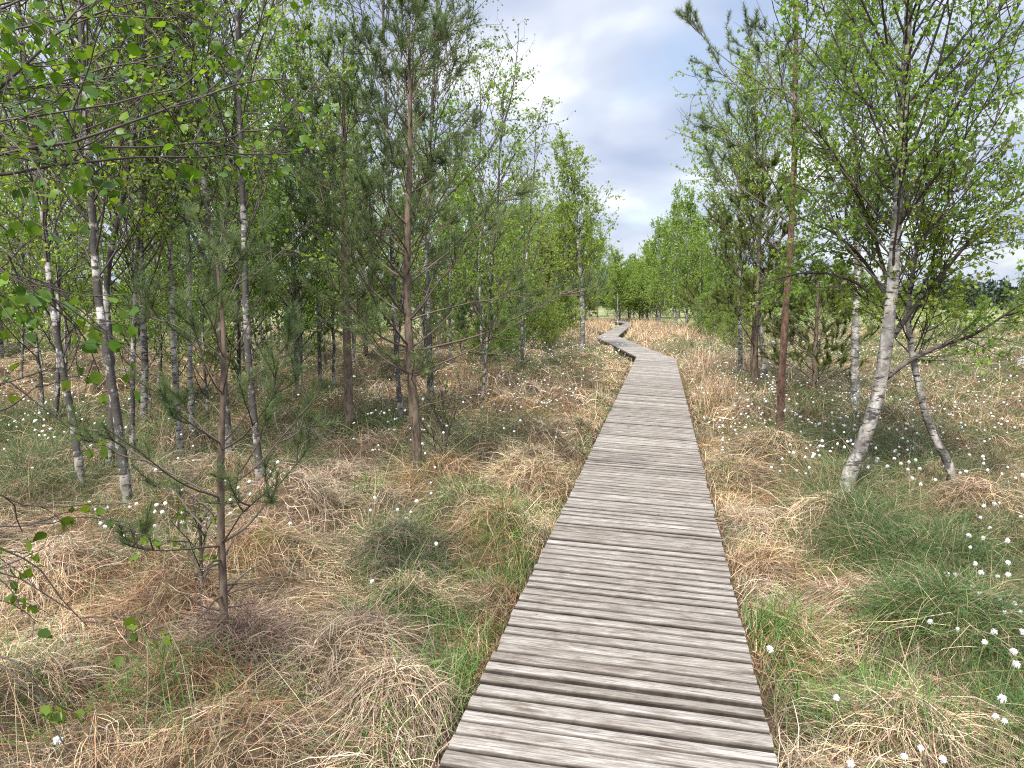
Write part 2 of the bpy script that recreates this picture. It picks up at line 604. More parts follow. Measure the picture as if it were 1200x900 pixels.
def pine(label, P, r_base, name='pine_tree', cb=.2, rad=1.0, step=.30, per=5, bark=M_PINE_RED, mat=M_NEEDLE, seed=1, nl=.055, nw=.0028, nn=70,
         prof=None, ang=(1.25, .75), bare_below=0., group=None, up=.35, lat=5, cat='pine', stubs=True, t_in=.35):
    rng = np.random.default_rng(seed)
    base = P[0].copy()
    base[2] = 0
    root = thing(name, label, cat, tuple(base), group)
    k = len(P)
    s = np.linspace(0, 1, k)
    R = r_base * (1 - s) ** .75 * .95 + .006
    R[:3] *= np.array([1.25, 1.08, 1.02])
    put_trunk(P, R, bark, root, base, 12)
    H = P[-1, 2]
    zs = []
    z = cb * H
    while z < H * .985:
        zs.append(z / H)
        z += step * rng.uniform(.75, 1.25)
    t1 = np.repeat(zs, per) + rng.normal(size=len(zs) * per) * .006
    t1 = np.clip(t1, 0.02, .99)
    rel = np.clip((t1 - cb) / (1 - cb), 0, 1)
    n1 = len(t1)
    az = np.tile(np.arange(per) * TAU / per, len(zs)) + np.repeat(rng.random(len(zs)) * TAU, per) + rng.normal(size=n1) * .25
    pf = prof(rel) if prof else (1 - rel) ** .65
    L1 = rad * pf * rng.uniform(.55, 1.15, n1) + .12
    a1 = ang[0] + (ang[1] - ang[0]) * rel + rng.normal(size=n1) * .12
    B1, R1 = grow(P[None], np.zeros(n1, int), t1, L1, a1, 10, up, .075, np.minimum(np.interp(t1, s, R) * .30, .003 + .006 * L1), .0022, az, rng)
    items = [tubes(B1, R1, 6)[:2]]
    live = rel >= bare_below
    live &= rng.random(n1) > .08
    Bl = B1[live]
    Ll = L1[live]
    nn2 = np.maximum(1, (lat * np.clip(Ll / max(rad * .7, .3), .25, 1.3)).astype(int))
    i2 = np.repeat(np.arange(len(Bl)), nn2)
    t2 = rng.uniform(t_in, .96, len(i2))
    L2 = np.clip(Ll[i2] * (.5 - .3 * t2) * rng.uniform(.7, 1.3, len(i2)), .10, .45)
    B2, R2 = grow(Bl, i2, t2, L2, rng.uniform(.5, .9, len(i2)), 6, .55, .10, .0045, .0025, None, rng)
    items.append(tubes(B2, R2, 4)[:2])
    i3 = np.repeat(np.arange(len(B2)), 2)
    B3, R3 = grow(B2, i3, rng.uniform(.35, .95, len(i3)), rng.uniform(.07, .16, len(i3)), rng.uniform(.5, .85, len(i3)), 4, .5, .08, .003, .002, None, rng)
    items.append(tubes(B3, R3, 3)[:2])
    if stubs:                                          # dry snags on the lower stem
        ns = 10
        B4, R4 = grow(P[None], np.zeros(ns, int), rng.uniform(.08, max(cb, .2), ns), rng.uniform(.08, .45, ns), rng.uniform(1.2, 1.6, ns), 6, -.1, .15, .006, .002, None, rng)
        for q in range(ns):
            v, f, _ = tubes(B4[q:q + 1], R4[q:q + 1], 5)
            link('dead_branch', mesh_np('dead_branch', v - base, [f], mats=[M_PTWIG]), root)
    V, Q = merge(items)
    link('branches', mesh_np('branches', V - base, [Q], mats=[M_PTWIG]), root)
    nv = []
    tip = np.stack([resample(b[-4:], 5) for b in Bl]) if len(Bl) else Bl
    lead = resample(P[-3:], 5)[None]
    off = 0
    VV, FF, RR = [], [], []
    for Pn, cnt, t0 in ((tip, int(nn * 1.1), .1), (B2, nn, .40), (B3, int(nn * .8), .15), (lead, nn * 2, .3)):
        v, f, r = needles(Pn, cnt, nl, nw, t0, rng)
        VV.append(v)
        FF.append(f + off)
        RR.append(r)
        off += len(v)
    link('crown', mesh_np('crown', np.concatenate(VV) - base, [np.concatenate(FF)], attrs={'rnd': np.concatenate(RR)}, mats=[mat], smooth=False), root)
    return root

# ---------------------------------------------------------------- sky and sun
SUN_EL, SUN_AZ = math.radians(52), math.radians(205)     # azimuth clockwise from +Y (the view direction)
w = bpy.data.worlds.new('World')
SCN.world = w
w.use_nodes = True
nt = w.node_tree
nt.nodes.clear()
nd, lk = nt.nodes, nt.links
sky = N(nd, 'ShaderNodeTexSky', sky_type='NISHITA')
sky.sun_disc = False
sky.sun_elevation = SUN_EL
sky.sun_rotation = SUN_AZ
sky.air_density = 1.2
sky.dust_density = 1.0
b1 = N(nd, 'ShaderNodeBackground')
b1.inputs['Strength'].default_value = .10
lk.new(sky.outputs[0], b1.inputs['Color'])
tc = N(nd, 'ShaderNodeTexCoord')
sx = N(nd, 'ShaderNodeSeparateXYZ')
lk.new(tc.outputs['Generated'], sx.inputs[0])
za = N(nd, 'ShaderNodeMath', operation='MAXIMUM')
lk.new(sx.outputs['Z'], za.inputs[0])
za.inputs[1].default_value = 0
zb = N(nd, 'ShaderNodeMath', operation='ADD')
lk.new(za.outputs[0], zb.inputs[0])
zb.inputs[1].default_value = .22
dx = N(nd, 'ShaderNodeMath', operation='DIVIDE')
dy = N(nd, 'ShaderNodeMath', operation='DIVIDE')
lk.new(sx.outputs['X'], dx.inputs[0]); lk.new(zb.outputs[0], dx.inputs[1])
lk.new(sx.outputs['Y'], dy.inputs[0]); lk.new(zb.outputs[0], dy.inputs[1])
cm = N(nd, 'ShaderNodeCombineXYZ')
lk.new(dx.outputs[0], cm.inputs[0]); lk.new(dy.outputs[0], cm.inputs[1])


def cloud(scale, off, det, rough, dist):
    mp = N(nd, 'ShaderNodeMapping')
    mp.inputs['Location'].default_value = off
    mp.inputs['Scale'].default_value = (scale, scale * .8, 1)
    lk.new(cm.outputs[0], mp.inputs['Vector'])
    z = N(nd, 'ShaderNodeTexNoise')
    z.inputs['Scale'].default_value = 1
    z.inputs['Detail'].default_value = det
    z.inputs['Roughness'].default_value = rough
    z.inputs['Distortion'].default_value = dist
    lk.new(mp.outputs[0], z.inputs['Vector'])
    return z.outputs['Fac']


n_big = cloud(1.25, (3.4, .6, 0), 6, .52, .3)
n_sh = cloud(2.3, (7.2, 2.9, 0), 4, .45, .2)
shade = ramp(nd, [(.34, (.245, .285, .385)), (.45, (.30, .335, .425)), (.57, (.38, .41, .475)), (.68, (.56, .575, .605))])
lk.new(n_sh, shade.inputs[0])
b2 = N(nd, 'ShaderNodeBackground')
b2.inputs['Strength'].default_value = 1.0
lk.new(shade.outputs[0], b2.inputs['Color'])
# an overcast sky is about three times as bright overhead as low down
zr = ramp(nd, [(.0, (1, 1, 1)), (.36, (1, 1, 1)), (.75, (3.0, 2.95, 2.8)), (1, (3.4, 3.3, 3.1))])
lk.new(za.outputs[0], zr.inputs[0])
lk.new(zr.outputs[0], b2.inputs['Strength'])
cov = ramp(nd, [(.30, (.45, .45, .45)), (.43, (.92, .92, .92)), (.6, (1, 1, 1))])
lk.new(n_big, cov.inputs[0])
# cover opens towards the horizon on the right
ms = N(nd, 'ShaderNodeMixShader')
lk.new(cov.outputs[0], ms.inputs[0])
lk.new(b1.outputs[0], ms.inputs[1])
lk.new(b2.outputs[0], ms.inputs[2])
wo = N(nd, 'ShaderNodeOutputWorld')
lk.new(ms.outputs[0], wo.inputs['Surface'])

sd = bpy.data.lights.new('sun', 'SUN')
sd.energy = 4.4
sd.angle = math.radians(6)
sd.color = (1, .95, .87)
so = bpy.data.objects.new('sun', sd)
dvec = np.array([math.sin(SUN_AZ) * math.cos(SUN_EL), math.cos(SUN_AZ) * math.cos(SUN_EL), math.sin(SUN_EL)])
so.rotation_euler = (math.pi / 2 - SUN_EL, 0, math.pi - SUN_AZ)
C.objects.link(so)
SCN.view_settings.view_transform = 'Standard'
SCN.view_settings.look = 'None'
SCN.view_settings.exposure = 1.08
SCN.view_settings.gamma = 1
SCN.cycles.filter_width = 1.15
SCN.cycles.use_denoising = False

# ---------------------------------------------------------------- boardwalk line
BZ = .20
EL = [ground(*p, BZ) for p in ((746, 418), (699, 395), (736, 377))]
ER = [ground(*p, BZ) for p in ((792, 421), (724, 394), (741, 380))]
Lnear, Rnear = ground(513, 900, BZ), ground(912, 900, BZ)
# first run: straight, even width, begun a little before the lower frame edge
dL, dR = unit(EL[0] - Lnear), unit(ER[0] - Rnear)
dM = unit(dL + dR)
EL = [Lnear - dL * 1.1] + EL
ER = [Rnear + dR * (np.dot(EL[0] - Rnear, dM) / np.dot(dR, dM))] + ER
# a last leg turns left at the far end
EL.append(ground(716, 373.5, BZ)); ER.append(ground(714, 376, BZ))
CL = [(a + b) / 2 for a, b in zip(EL, ER)]


def walk_dist(x, y):
    d = np.full(np.shape(x), 1e9)
    for a, b in zip(CL[:-1], CL[1:]):
        ab = b[:2] - a[:2]
        t = np.clip(((x - a[0]) * ab[0] + (y - a[1]) * ab[1]) / (ab @ ab), 0, 1)
        d = np.minimum(d, np.hypot(x - a[0] - t * ab[0], y - a[1] - t * ab[1]))
    return d


HALF = .60

# ---------------------------------------------------------------- terrain
GX0, GX1, GY0, GY1, GS = -22, 26, -1.5, 40, .05
gx = np.arange(GX0, GX1, GS)
gy = np.arange(GY0, GY1, GS)
GXX, GYY = np.meshgrid(gx, gy, indexing='ij')
HM = .10 * (fbm(GXX * .45 + 3, GYY * .45, 3) - .5) * 2
HUM = []                                                # hummocks x, y, R, h
cand = np.stack([RNG.uniform(-20, 24, 9000), RNG.uniform(.3, 38, 9000)], 1)
cell = {}
for x, y in cand:
    if abs(x) > 1.0 + y * .85:
        continue
    wd = float(walk_dist(np.array(x), np.array(y)))
    if wd < HALF + .10:
        continue
    R = RNG.uniform(.26, .55) * (1 if y < 14 else 1.25)
    if wd < HALF + R * .6:
        R = max(.2, (wd - HALF) / .6)
    key = (int(x // .6), int(y // .6))
    ok = True
    for i in (-1, 0, 1):
        for j in (-1, 0, 1):
            for (px_, py_, pr) in cell.get((key[0] + i, key[1] + j), ()):
                if math.hypot(px_ - x, py_ - y) < .62 * (R + pr):
                    ok = False
    if not ok:
        continue
    cell.setdefault(key, []).append((x, y, R))
    HUM.append((x, y, R, R * RNG.uniform(.40, .85)))
for u, v in ((985, 583), (1118, 570), (1003, 478), (913, 527), (884, 465), (263, 757), (150, 590), (127, 548), (97, 566), (155, 537), (213, 531), (268, 537), (306, 582), (410, 502), (491, 563), (470, 492)):
    g = ground(u, v, .15)
    HUM.append((g[0], g[1], .30, .12))                  # litter banked round the stems
HUM = np.array(HUM)
add = np.zeros_like(HM)
for x, y, R, h in HUM:
    i0, i1 = max(0, int((x - R * 1.3 - GX0) / GS)), min(len(gx), int((x + R * 1.3 - GX0) / GS) + 2)
    j0, j1 = max(0, int((y - R * 1.3 - GY0) / GS)), min(len(gy), int((y + R * 1.3 - GY0) / GS) + 2)
    rr = np.hypot(GXX[i0:i1, j0:j1] - x, GYY[i0:i1, j0:j1] - y) / R
    rr = rr * (1 + .35 * (fbm(GXX[i0:i1, j0:j1] * 4, GYY[i0:i1, j0:j1] * 4, 2) - .5))
    add[i0:i1, j0:j1] = np.maximum(add[i0:i1, j0:j1], h * np.clip(1 - rr * rr, 0, 1) ** 1.2)
HM = HM + add + .02 * (fbm(GXX * 7, GYY * 7, 2) - .5) - .03
wd = walk_dist(GXX, GYY)
HM = np.where(wd < HALF + .22, np.minimum(HM, -.02 + np.clip((wd - HALF + .06) / .28, 0, 1) * .22), HM)
far = np.clip((GYY - 33) / 6, 0, 1)
HM *= 1 - far


def terrain(x, y):
    fx, fy = (np.asarray(x) - GX0) / GS, (np.asarray(y) - GY0) / GS
    inside = (fx > 0) & (fy > 0) & (fx < len(gx) - 2) & (fy < len(gy) - 2)
    fx, fy = np.clip(fx, 0, len(gx) - 2.01), np.clip(fy, 0, len(gy) - 2.01)
    i, j = fx.astype(int), fy.astype(int)
    a, b = fx - i, fy - j
    h = (HM[i, j] * (1 - a) + HM[i + 1, j] * a) * (1 - b) + (HM[i, j + 1] * (1 - a) + HM[i + 1, j + 1] * a) * b
    return np.where(inside, h, 0)


def spaced(lo, hi, near, step, gr):
    out = [near]
    st = step
    while out[-1] < hi:
        if out[-1] > near + 9:
            st *= gr
        out.append(out[-1] + st)
    return out


ys = [-60, -30, -15, -7, -3] + spaced(0, 1600, -1.2, .07, 1.022)
xr = spaced(0, 1300, 0, .07, 1.022)
xs = [-v for v in xr[:0:-1]] + xr
XX, YY = np.meshgrid(np.array(xs), np.array(ys), indexing='ij')
ZZ = terrain(XX, YY)
nx, ny = XX.shape
gi = np.arange(nx * ny).reshape(nx, ny)
GQ = np.stack([gi[:-1, :-1], gi[1:, :-1], gi[1:, 1:], gi[:-1, 1:]], -1).reshape(-1, 4)

# bog floor: peat, dead litter and moss
m, nt, nd, lk = new_mat('bog_floor')
geo = N(nd, 'ShaderNodeNewGeometry')


def gnoise(scale, det=5, rough=.6, sc=(1, 1, 1)):
    mp = N(nd, 'ShaderNodeMapping')
    mp.inputs['Scale'].default_value = sc
    lk.new(geo.outputs['Position'], mp.inputs['Vector'])
    z = N(nd, 'ShaderNodeTexNoise')
    z.inputs['Scale'].default_value = scale
    z.inputs['Detail'].default_value = det
    z.inputs['Roughness'].default_value = rough
    lk.new(mp.outputs[0], z.inputs['Vector'])
    return z.outputs['Fac']


litter = ramp(nd, [(.30, (.035, .024, .016)), (.48, (.085, .058, .036)), (.60, (.15, .105, .066)), (.75, (.27, .195, .125))])
lk.new(gnoise(22, 8, .7), litter.inputs[0])
moss = ramp(nd, [(.35, (.045, .055, .016)), (.65, (.13, .125, .035))])
lk.new(gnoise(40, 4), moss.inputs[0])
msk = ramp(nd, [(.55, (0, 0, 0)), (.66, (.8, .8, .8))])
lk.new(gnoise(1.3, 4, .6), msk.inputs[0])
mx = N(nd, 'ShaderNodeMix', data_type='RGBA')
lk.new(msk.outputs[0], mx.inputs['Factor'])
lk.new(litter.outputs[0], mx.inputs['A'])
lk.new(moss.outputs[0], mx.inputs['B'])
# distant field: patches of straw and sedge
fieldc = ramp(nd, [(.36, (.085, .115, .040)), (.50, (.16, .175, .075)), (.63, (.27, .235, .135)), (.75, (.36, .30, .19))])
lk.new(gnoise(.30, 8, .72, (1, .6, 1)), fieldc.inputs[0])
sp = N(nd, 'ShaderNodeSeparateXYZ')
lk.new(geo.outputs['Position'], sp.inputs[0])
mr = N(nd, 'ShaderNodeMapRange')
mr.inputs['From Min'].default_value = 14
mr.inputs['From Max'].default_value = 34
lk.new(sp.outputs['Y'], mr.inputs['Value'])
mx2 = N(nd, 'ShaderNodeMix', data_type='RGBA')
lk.new(mr.outputs[0], mx2.inputs['Factor'])
lk.new(mx.outputs['Result'], mx2.inputs['A'])
lk.new(fieldc.outputs[0], mx2.inputs['B'])
pb = N(nd, 'ShaderNodeBsdfPrincipled')
pb.inputs['Roughness'].default_value = .95
pb.inputs['Specular IOR Level'].default_value = .1
lk.new(mx2.outputs['Result'], pb.inputs['Base Color'])
bp = N(nd, 'ShaderNodeBump')
bp.inputs['Strength'].default_value = .9
bp.inputs['Distance'].default_value = .03
lk.new(gnoise(35, 8, .75), bp.inputs['Height'])
lk.new(bp.outputs[0], pb.inputs['Normal'])
out = N(nd, 'ShaderNodeOutputMaterial')
lk.new(pb.outputs[0], out.inputs['Surface'])
M_GROUND = m
tag(link('ground', mesh_np('ground', np.stack([XX, YY, ZZ], -1).reshape(-1, 3), [GQ], mats=[M_GROUND])), kind='structure')

# ---------------------------------------------------------------- boardwalk
m, nt, nd, lk = new_mat('weathered_plank')
at = N(nd, 'ShaderNodeAttribute', attribute_name='pl')     # along the plank (m), across (m), plank number
sp = N(nd, 'ShaderNodeSeparateXYZ')
lk.new(at.outputs['Vector'], sp.inputs[0])


def pnoise(su, sv, det=5, rough=.6, dist=0.):
    cx = N(nd, 'ShaderNodeCombineXYZ')
    for k, s_ in enumerate((su, sv, 7.31)):
        q = N(nd, 'ShaderNodeMath', operation='MULTIPLY')
        q.inputs[1].default_value = s_
        lk.new(sp.outputs[k], q.inputs[0])
        lk.new(q.outputs[0], cx.inputs[k])
    z = N(nd, 'ShaderNodeTexNoise')
    z.inputs['Scale'].default_value = 1
    z.inputs['Detail'].default_value = det
    z.inputs['Roughness'].default_value = rough
    z.inputs['Distortion'].default_value = dist
    lk.new(cx.outputs[0], z.inputs['Vector'])
    return z.outputs['Fac']


grain = pnoise(6.5, 120, 7, .66, .5)
blotch = pnoise(5.0, 14, 7, .68, 1.1)
worn = ramp(nd, [(.25, (.052, .043, .036)), (.40, (.130, .116, .102)), (.52, (.208, .194, .177)), (.72, (.325, .312, .293))])
lk.new(grain, worn.inputs[0])
stain = ramp(nd, [(.30, (.50, .44, .39)), (.44, (.88, .84, .80)), (.58, (1.08, 1.07, 1.06)), (.72, (1.40, 1.40, 1.39))])
lk.new(blotch, stain.inputs[0])
mx = N(nd, 'ShaderNodeMix', data_type='RGBA', blend_type='MULTIPLY')
mx.inputs['Factor'].default_value = 1
lk.new(worn.outputs[0], mx.inputs['A'])
lk.new(stain.outputs[0], mx.inputs['B'])
wn = N(nd, 'ShaderNodeTexWhiteNoise', noise_dimensions='1D')
lk.new(sp.outputs[2], wn.inputs['W'])
tone = ramp(nd, [(0, (.78, .74, .70)), (.3, (.92, .90, .87)), (.7, (1.04, 1.02, 1.0)), (1, (1.26, 1.26, 1.26))])
lk.new(wn.outputs['Value'], tone.inputs[0])
mx2 = N(nd, 'ShaderNodeMix', data_type='RGBA', blend_type='MULTIPLY')
mx2.inputs['Factor'].default_value = 1
lk.new(mx.outputs['Result'], mx2.inputs['A'])
lk.new(tone.outputs[0], mx2.inputs['B'])
# rare dark knots and droppings
kn = ramp(nd, [(.735, (1, 1, 1)), (.79, (.25, .20, .17))])
lk.new(pnoise(9, 22, 2, .5), kn.inputs[0])
mx3 = N(nd, 'ShaderNodeMix', data_type='RGBA', blend_type='MULTIPLY')
mx3.inputs['Factor'].default_value = 1
lk.new(mx2.outputs['Result'], mx3.inputs['A'])
lk.new(kn.outputs[0], mx3.inputs['B'])
pb = N(nd, 'ShaderNodeBsdfPrincipled')
pb.inputs['Roughness'].default_value = .72
pb.inputs['Specular IOR Level'].default_value = .35
# gap shade painted into the plank edges and sides, mixed with some dirt
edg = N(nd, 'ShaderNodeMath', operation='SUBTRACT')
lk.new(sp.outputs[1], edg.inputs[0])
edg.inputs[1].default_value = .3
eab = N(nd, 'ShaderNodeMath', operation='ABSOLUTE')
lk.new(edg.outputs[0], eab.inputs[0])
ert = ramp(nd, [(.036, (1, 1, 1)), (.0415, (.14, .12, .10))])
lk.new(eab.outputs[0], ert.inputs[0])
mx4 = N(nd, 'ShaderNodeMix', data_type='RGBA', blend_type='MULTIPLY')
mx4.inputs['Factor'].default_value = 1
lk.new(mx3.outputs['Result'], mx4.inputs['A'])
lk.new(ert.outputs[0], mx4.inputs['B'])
lk.new(mx4.outputs['Result'], pb.inputs['Base Color'])
bp = N(nd, 'ShaderNodeBump')
bp.inputs['Strength'].default_value = .55
bp.inputs['Distance'].default_value = .006
lk.new(grain, bp.inputs['Height'])
lk.new(bp.outputs[0], pb.inputs['Normal'])
out = N(nd, 'ShaderNodeOutputMaterial')
lk.new(pb.outputs[0], out.inputs['Surface'])
M_PLANK = m
M_BEAM = plain_mat('wet_beam', (.060, .048, .036), .85)


def plank_geo(a0, a1, b0, b1, num, rng):
    """plank between the left-edge points a0,a1 and right-edge points b0,b1 (near, far), rounded arrises, warped"""
    U = 13
    prof = [(-.5, -.040), (-.5, -.010), (-.45, -.001), (-.2, .0016), (.2, .0016), (.45, -.001), (.5, -.010), (.5, -.040)]
    jl, jr = rng.normal() * .0035, rng.normal() * .0035
    tilt = rng.normal() * .0018
    lift = rng.normal() * .0016
    wv = np.cumsum(rng.normal(size=(2, U)), 1) * .0011
    V, PL = [], []
    wl = np.linalg.norm(b0 - a0)
    ww = np.linalg.norm(a1 - a0)
    for k in range(U):
        t = k / (U - 1)
        tt = t + (jl * (1 - t) + jr * t) / wl
        n_, f_ = a0 + (b0 - a0) * tt, a1 + (b1 - a1) * tt
        mid, dv = (n_ + f_) / 2, f_ - n_
        wdt = np.linalg.norm(dv)
        dv = dv / wdt
        for (c, z) in prof:
            e = wv[0, k] if c < 0 else wv[1, k]
            p = mid + dv * (c * wdt + (e if abs(c) > .3 else 0))
            p = p + np.array([0, 0, z + lift + tilt * c * 2 + .0012 * math.sin(3 * t + num)])
            V.append(p)
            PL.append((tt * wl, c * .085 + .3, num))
    K = len(prof)
    Q = []
    for k in range(U - 1):
        for c in range(K):
            c2 = (c + 1) % K
            Q.append((k * K + c, (k + 1) * K + c, (k + 1) * K + c2, k * K + c2))
    caps = [tuple(range(K)), tuple(range((U - 1) * K + K - 1, (U - 1) * K - 1, -1))]
    return np.array(V), np.array(Q), np.array(caps), np.array(PL)


bw = thing('boardwalk', 'weathered grey timber boardwalk winding away through the bog', 'boardwalk', (0, 0, 0))
rng = np.random.default_rng(8)
count = 0
rest = [[], [], [], []]
off = 0
for sgm in range(4):
    LL = (np.linalg.norm(EL[sgm + 1] - EL[sgm]) + np.linalg.norm(ER[sgm + 1] - ER[sgm])) / 2
    pos = 0
    while pos < LL - .03:
        wdt = rng.uniform(.069, .083)
        gap = rng.choice([.012, .016, .020, .026], p=[.2, .35, .3, .15])
        t0, t1 = pos / LL, min((pos + wdt) / LL, 1)
        pos += wdt + gap
        a0, a1 = EL[sgm] + (EL[sgm + 1] - EL[sgm]) * t0, EL[sgm] + (EL[sgm + 1] - EL[sgm]) * t1
        c0, c1 = ER[sgm] + (ER[sgm + 1] - ER[sgm]) * t0, ER[sgm] + (ER[sgm + 1] - ER[sgm]) * t1
        V, Q, caps, PL = plank_geo(a0, a1, c0, c1, float(count), rng)
        if count < 106:
            if count >= 6:
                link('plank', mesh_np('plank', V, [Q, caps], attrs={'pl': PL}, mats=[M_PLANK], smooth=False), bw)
        else:
            rest[0].append(V); rest[1].append(Q + off); rest[2].append(caps + off); rest[3].append(PL)
            off += len(V)
        count += 1
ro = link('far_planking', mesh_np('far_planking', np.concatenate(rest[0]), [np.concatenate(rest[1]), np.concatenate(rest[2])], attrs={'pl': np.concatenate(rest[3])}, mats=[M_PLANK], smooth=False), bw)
tag(ro, kind='stuff')


def box_between(a, b, wdt, hgt, ztop):
    d = unit((b - a) * np.array([1, 1, 0]))
    n = np.array([-d[1], d[0], 0])
    V = []
    for p in (a, b):
        for sx_, z in ((-1, ztop - hgt), (1, ztop - hgt), (1, ztop), (-1, ztop)):
            q = p + n * sx_ * wdt / 2
            V.append((q[0], q[1], z))
    Q = np.array([(0, 1, 2, 3), (7, 6, 5, 4), (0, 4, 5, 1), (1, 5, 6, 2), (2, 6, 7, 3), (3, 7, 4, 0)])
    return np.array(V), Q


for sgm in range(4):
    for f in (.10, .90):
        a = EL[sgm] * (1 - f) + ER[sgm] * f
        b = EL[sgm + 1] * (1 - f) + ER[sgm + 1] * f
        V, Q = box_between(a, b, .07, .14, BZ - .042)
        link('beam', mesh_np('beam', V, [Q], mats=[M_BEAM], smooth=False), bw)

# ---------------------------------------------------------------- blades of grass
def blades(p0, th, L, e0, e1, width, col, K=5, kap=0., drape=True, rng=RNG, lift=.05, tw=.9, clear_walk=True):
    n = len(p0)
    s = np.linspace(0, 1, K)
    P = np.zeros((n, K, 3))
    P[:, 0, :2] = p0
    t0 = terrain(p0[:, 0], p0[:, 1])
    P[:, 0, 2] = t0 - .01
    th_k = th.copy()
    for k in range(1, K):
        e = e0 + (e1 - e0) * s[k] ** 1.15
        th_k = th_k + kap * rng.normal(size=n) / K
        st = L / (K - 1)
        P[:, k, 0] = P[:, k - 1, 0] + np.cos(th_k) * np.cos(e) * st
        P[:, k, 1] = P[:, k - 1, 1] + np.sin(th_k) * np.cos(e) * st
        P[:, k, 2] = P[:, k - 1, 2] + np.sin(e) * st
    if drape:
        fl = terrain(P[:, :, 0], P[:, :, 1]) + lift * rng.random((n, 1)) * np.array([0.2] + [1] * (K - 1))[None]
        P[:, 1:, 2] = np.maximum(P[:, 1:, 2], fl[:, 1:])
    if clear_walk:                                      # blades may hang over the edge but do not lie across the planks
        dw = walk_dist(P[:, :, 0], P[:, :, 1])
        mn = np.min(dw, axis=1)
        keep = mn > HALF - .10 * rng.random(n) ** 4 + .012
        P, th, width, col = P[keep], th[keep], width[keep], col[keep]
        n = len(P)
    ph = rng.normal(size=n) * tw
    side = np.stack([-np.sin(th) * np.cos(ph), np.cos(th) * np.cos(ph), np.sin(ph)], 1)
    wk = np.array([.8, 1, .85, .55, .12]) if K == 5 else (np.array([.9, .95, .6, .12]) if K == 4 else np.array([1, .8, .12]))
    off = side[:, None, :] * (width[:, None] * wk[None])[:, :, None] * .5
    V = np.stack([P - off, P + off], 2).reshape(n, 2 * K, 3)
    base = (np.arange(n) * 2 * K)[:, None]
    Q = np.concatenate([base + np.array([[2 * k, 2 * k + 1, 2 * k + 3, 2 * k + 2]]) for k in range(K - 1)])
    return V.reshape(-1, 3), Q, np.repeat(col, 2 * K, axis=0)


def pal(cols, n, rng=RNG, p=None, jit=.18):
    cols = np.array(cols)
    c = cols[rng.choice(len(cols), n, p=p)]
    return np.clip(c * (1 + rng.normal(size=(n, 1)) * jit) * (1 + rng.normal(size=(n, 3)) * .05), .005, .8)


STRAW = [(.47, .350, .210), (.41, .292, .168), (.37, .286, .190), (.29, .190, .110), (.57, .450, .295), (.12, .074, .045)]
GREY = [(.37, .288, .210), (.45, .352, .258), (.29, .215, .152), (.15, .105, .072), (.55, .435, .315)]
RUST = [(.33, .18, .09), (.26, .13, .06), (.40, .27, .15), (.44, .34, .21), (.19, .10, .05)]
GREEN = [(.068, .165, .024), (.092, .22, .032), (.048, .115, .02), (.125, .23, .05), (.15, .21, .07)]
SEDGE = [(.050, .105, .028), (.072, .138, .036), (.036, .076, .022), (.095, .16, .052), (.16, .18, .08)]


class Bag:
    def __init__(s):
        s.V, s.Q, s.C, s.n = [], [], [], 0

    def add(s, V, Q, Cc):
        s.V.append(V); s.Q.append(Q + s.n); s.C.append(Cc)
        s.n += len(V)

    def link(s, name, mat, parent=None, base=None):
        V = np.concatenate(s.V)
        if base is not None:
            V = V - base
        return link(name, mesh_np(name, V, [np.concatenate(s.Q)], attrs={'col': np.concatenate(s.C)}, mats=[mat]), parent)


def in_view(x, y, m=.9):
    return (np.abs(x) < m + y * .80) & (y > .9)


def wpx(u, v, z=0.05):
    return ground(u, v, z)[:2]


# where green growth sits: (px u, px v, radius m, strength)
GREEN_AT = [(630, 665, .35, 1), (590, 665, .3, .9), (545, 720, .35, 1), (560, 800, .25, .9), (515, 860, .3, .9), (440, 720, .3, .7), (400, 820, .25, .6), (650, 640, .35, 1), (612, 690, .35, 1), (565, 700, .3, .8), (520, 745, .35, 1), (500, 775, .3, .9), (535, 640, .35, .5), (605, 600, .4, .9), (470, 770, .25, .6),
            (430, 870, .25, .5), (240, 880, .25, .8), (180, 880, .3, .6), (100, 800, .35, .8), (190, 815, .3, .7), (480, 880, .35, .9), (530, 830, .3, .8), (580, 760, .25, .9),
            (455, 650, .4, .7), (460, 590, .4, .7), (520, 605, .3, .6), (890, 755, .3, 1), (945, 820, .35, .7), (1000, 830, .4, .9), (970, 660, .3, .6), (905, 640, .3, .5),
            (1150, 880, .35, .9), (1130, 800, .5, 1), (920, 850, .3, .8), (560, 780, .2, .9), (300, 800, .3, .5),
            (60, 860, .3, .5), (730, 470, .5, .6), (700, 540, .5, .5), (640, 560, .5, .4), (130, 700, .4, .3), (380, 590, .6, .4), (960, 890, .3, .8)]
SEDGE_AT = [(1060, 630, .55, 1), (1000, 590, .8, 1), (1090, 590, .8, .9), (1180, 700, .5, .9), (1130, 720, .45, 1), (1180, 780, .45, 1), (1180, 650, .8, .9), (950, 510, 1.2, 1), (1040, 550, 1.2, 1), (1140, 600, 1.0, .6),
            (930, 480, 1.5, .9), (1010, 500, 1.6, .8), (860, 450, 2.0, .7), (470, 655, .30, .9), (440, 500, .8, 1), (590, 505, 1.0, .7), (640, 440, 1.6, .8), (90, 510, 2.2, 1), (30, 560, 1.2, .8),
            (200, 610, .5, .5), (700, 410, 2.0, .8), (340, 480, 1.2, .4), (1100, 480, 2.5, .5), (560, 520, .8, .6), (240, 590, .6, .4), (1190, 520, 1.4, .6), (820, 415, 2.5, .6), (800, 490, .5, .3),
            (190, 650, .25, .7), (490, 620, .4, .5), (650, 500, .8, .4), (1195, 830, .4, .8)]


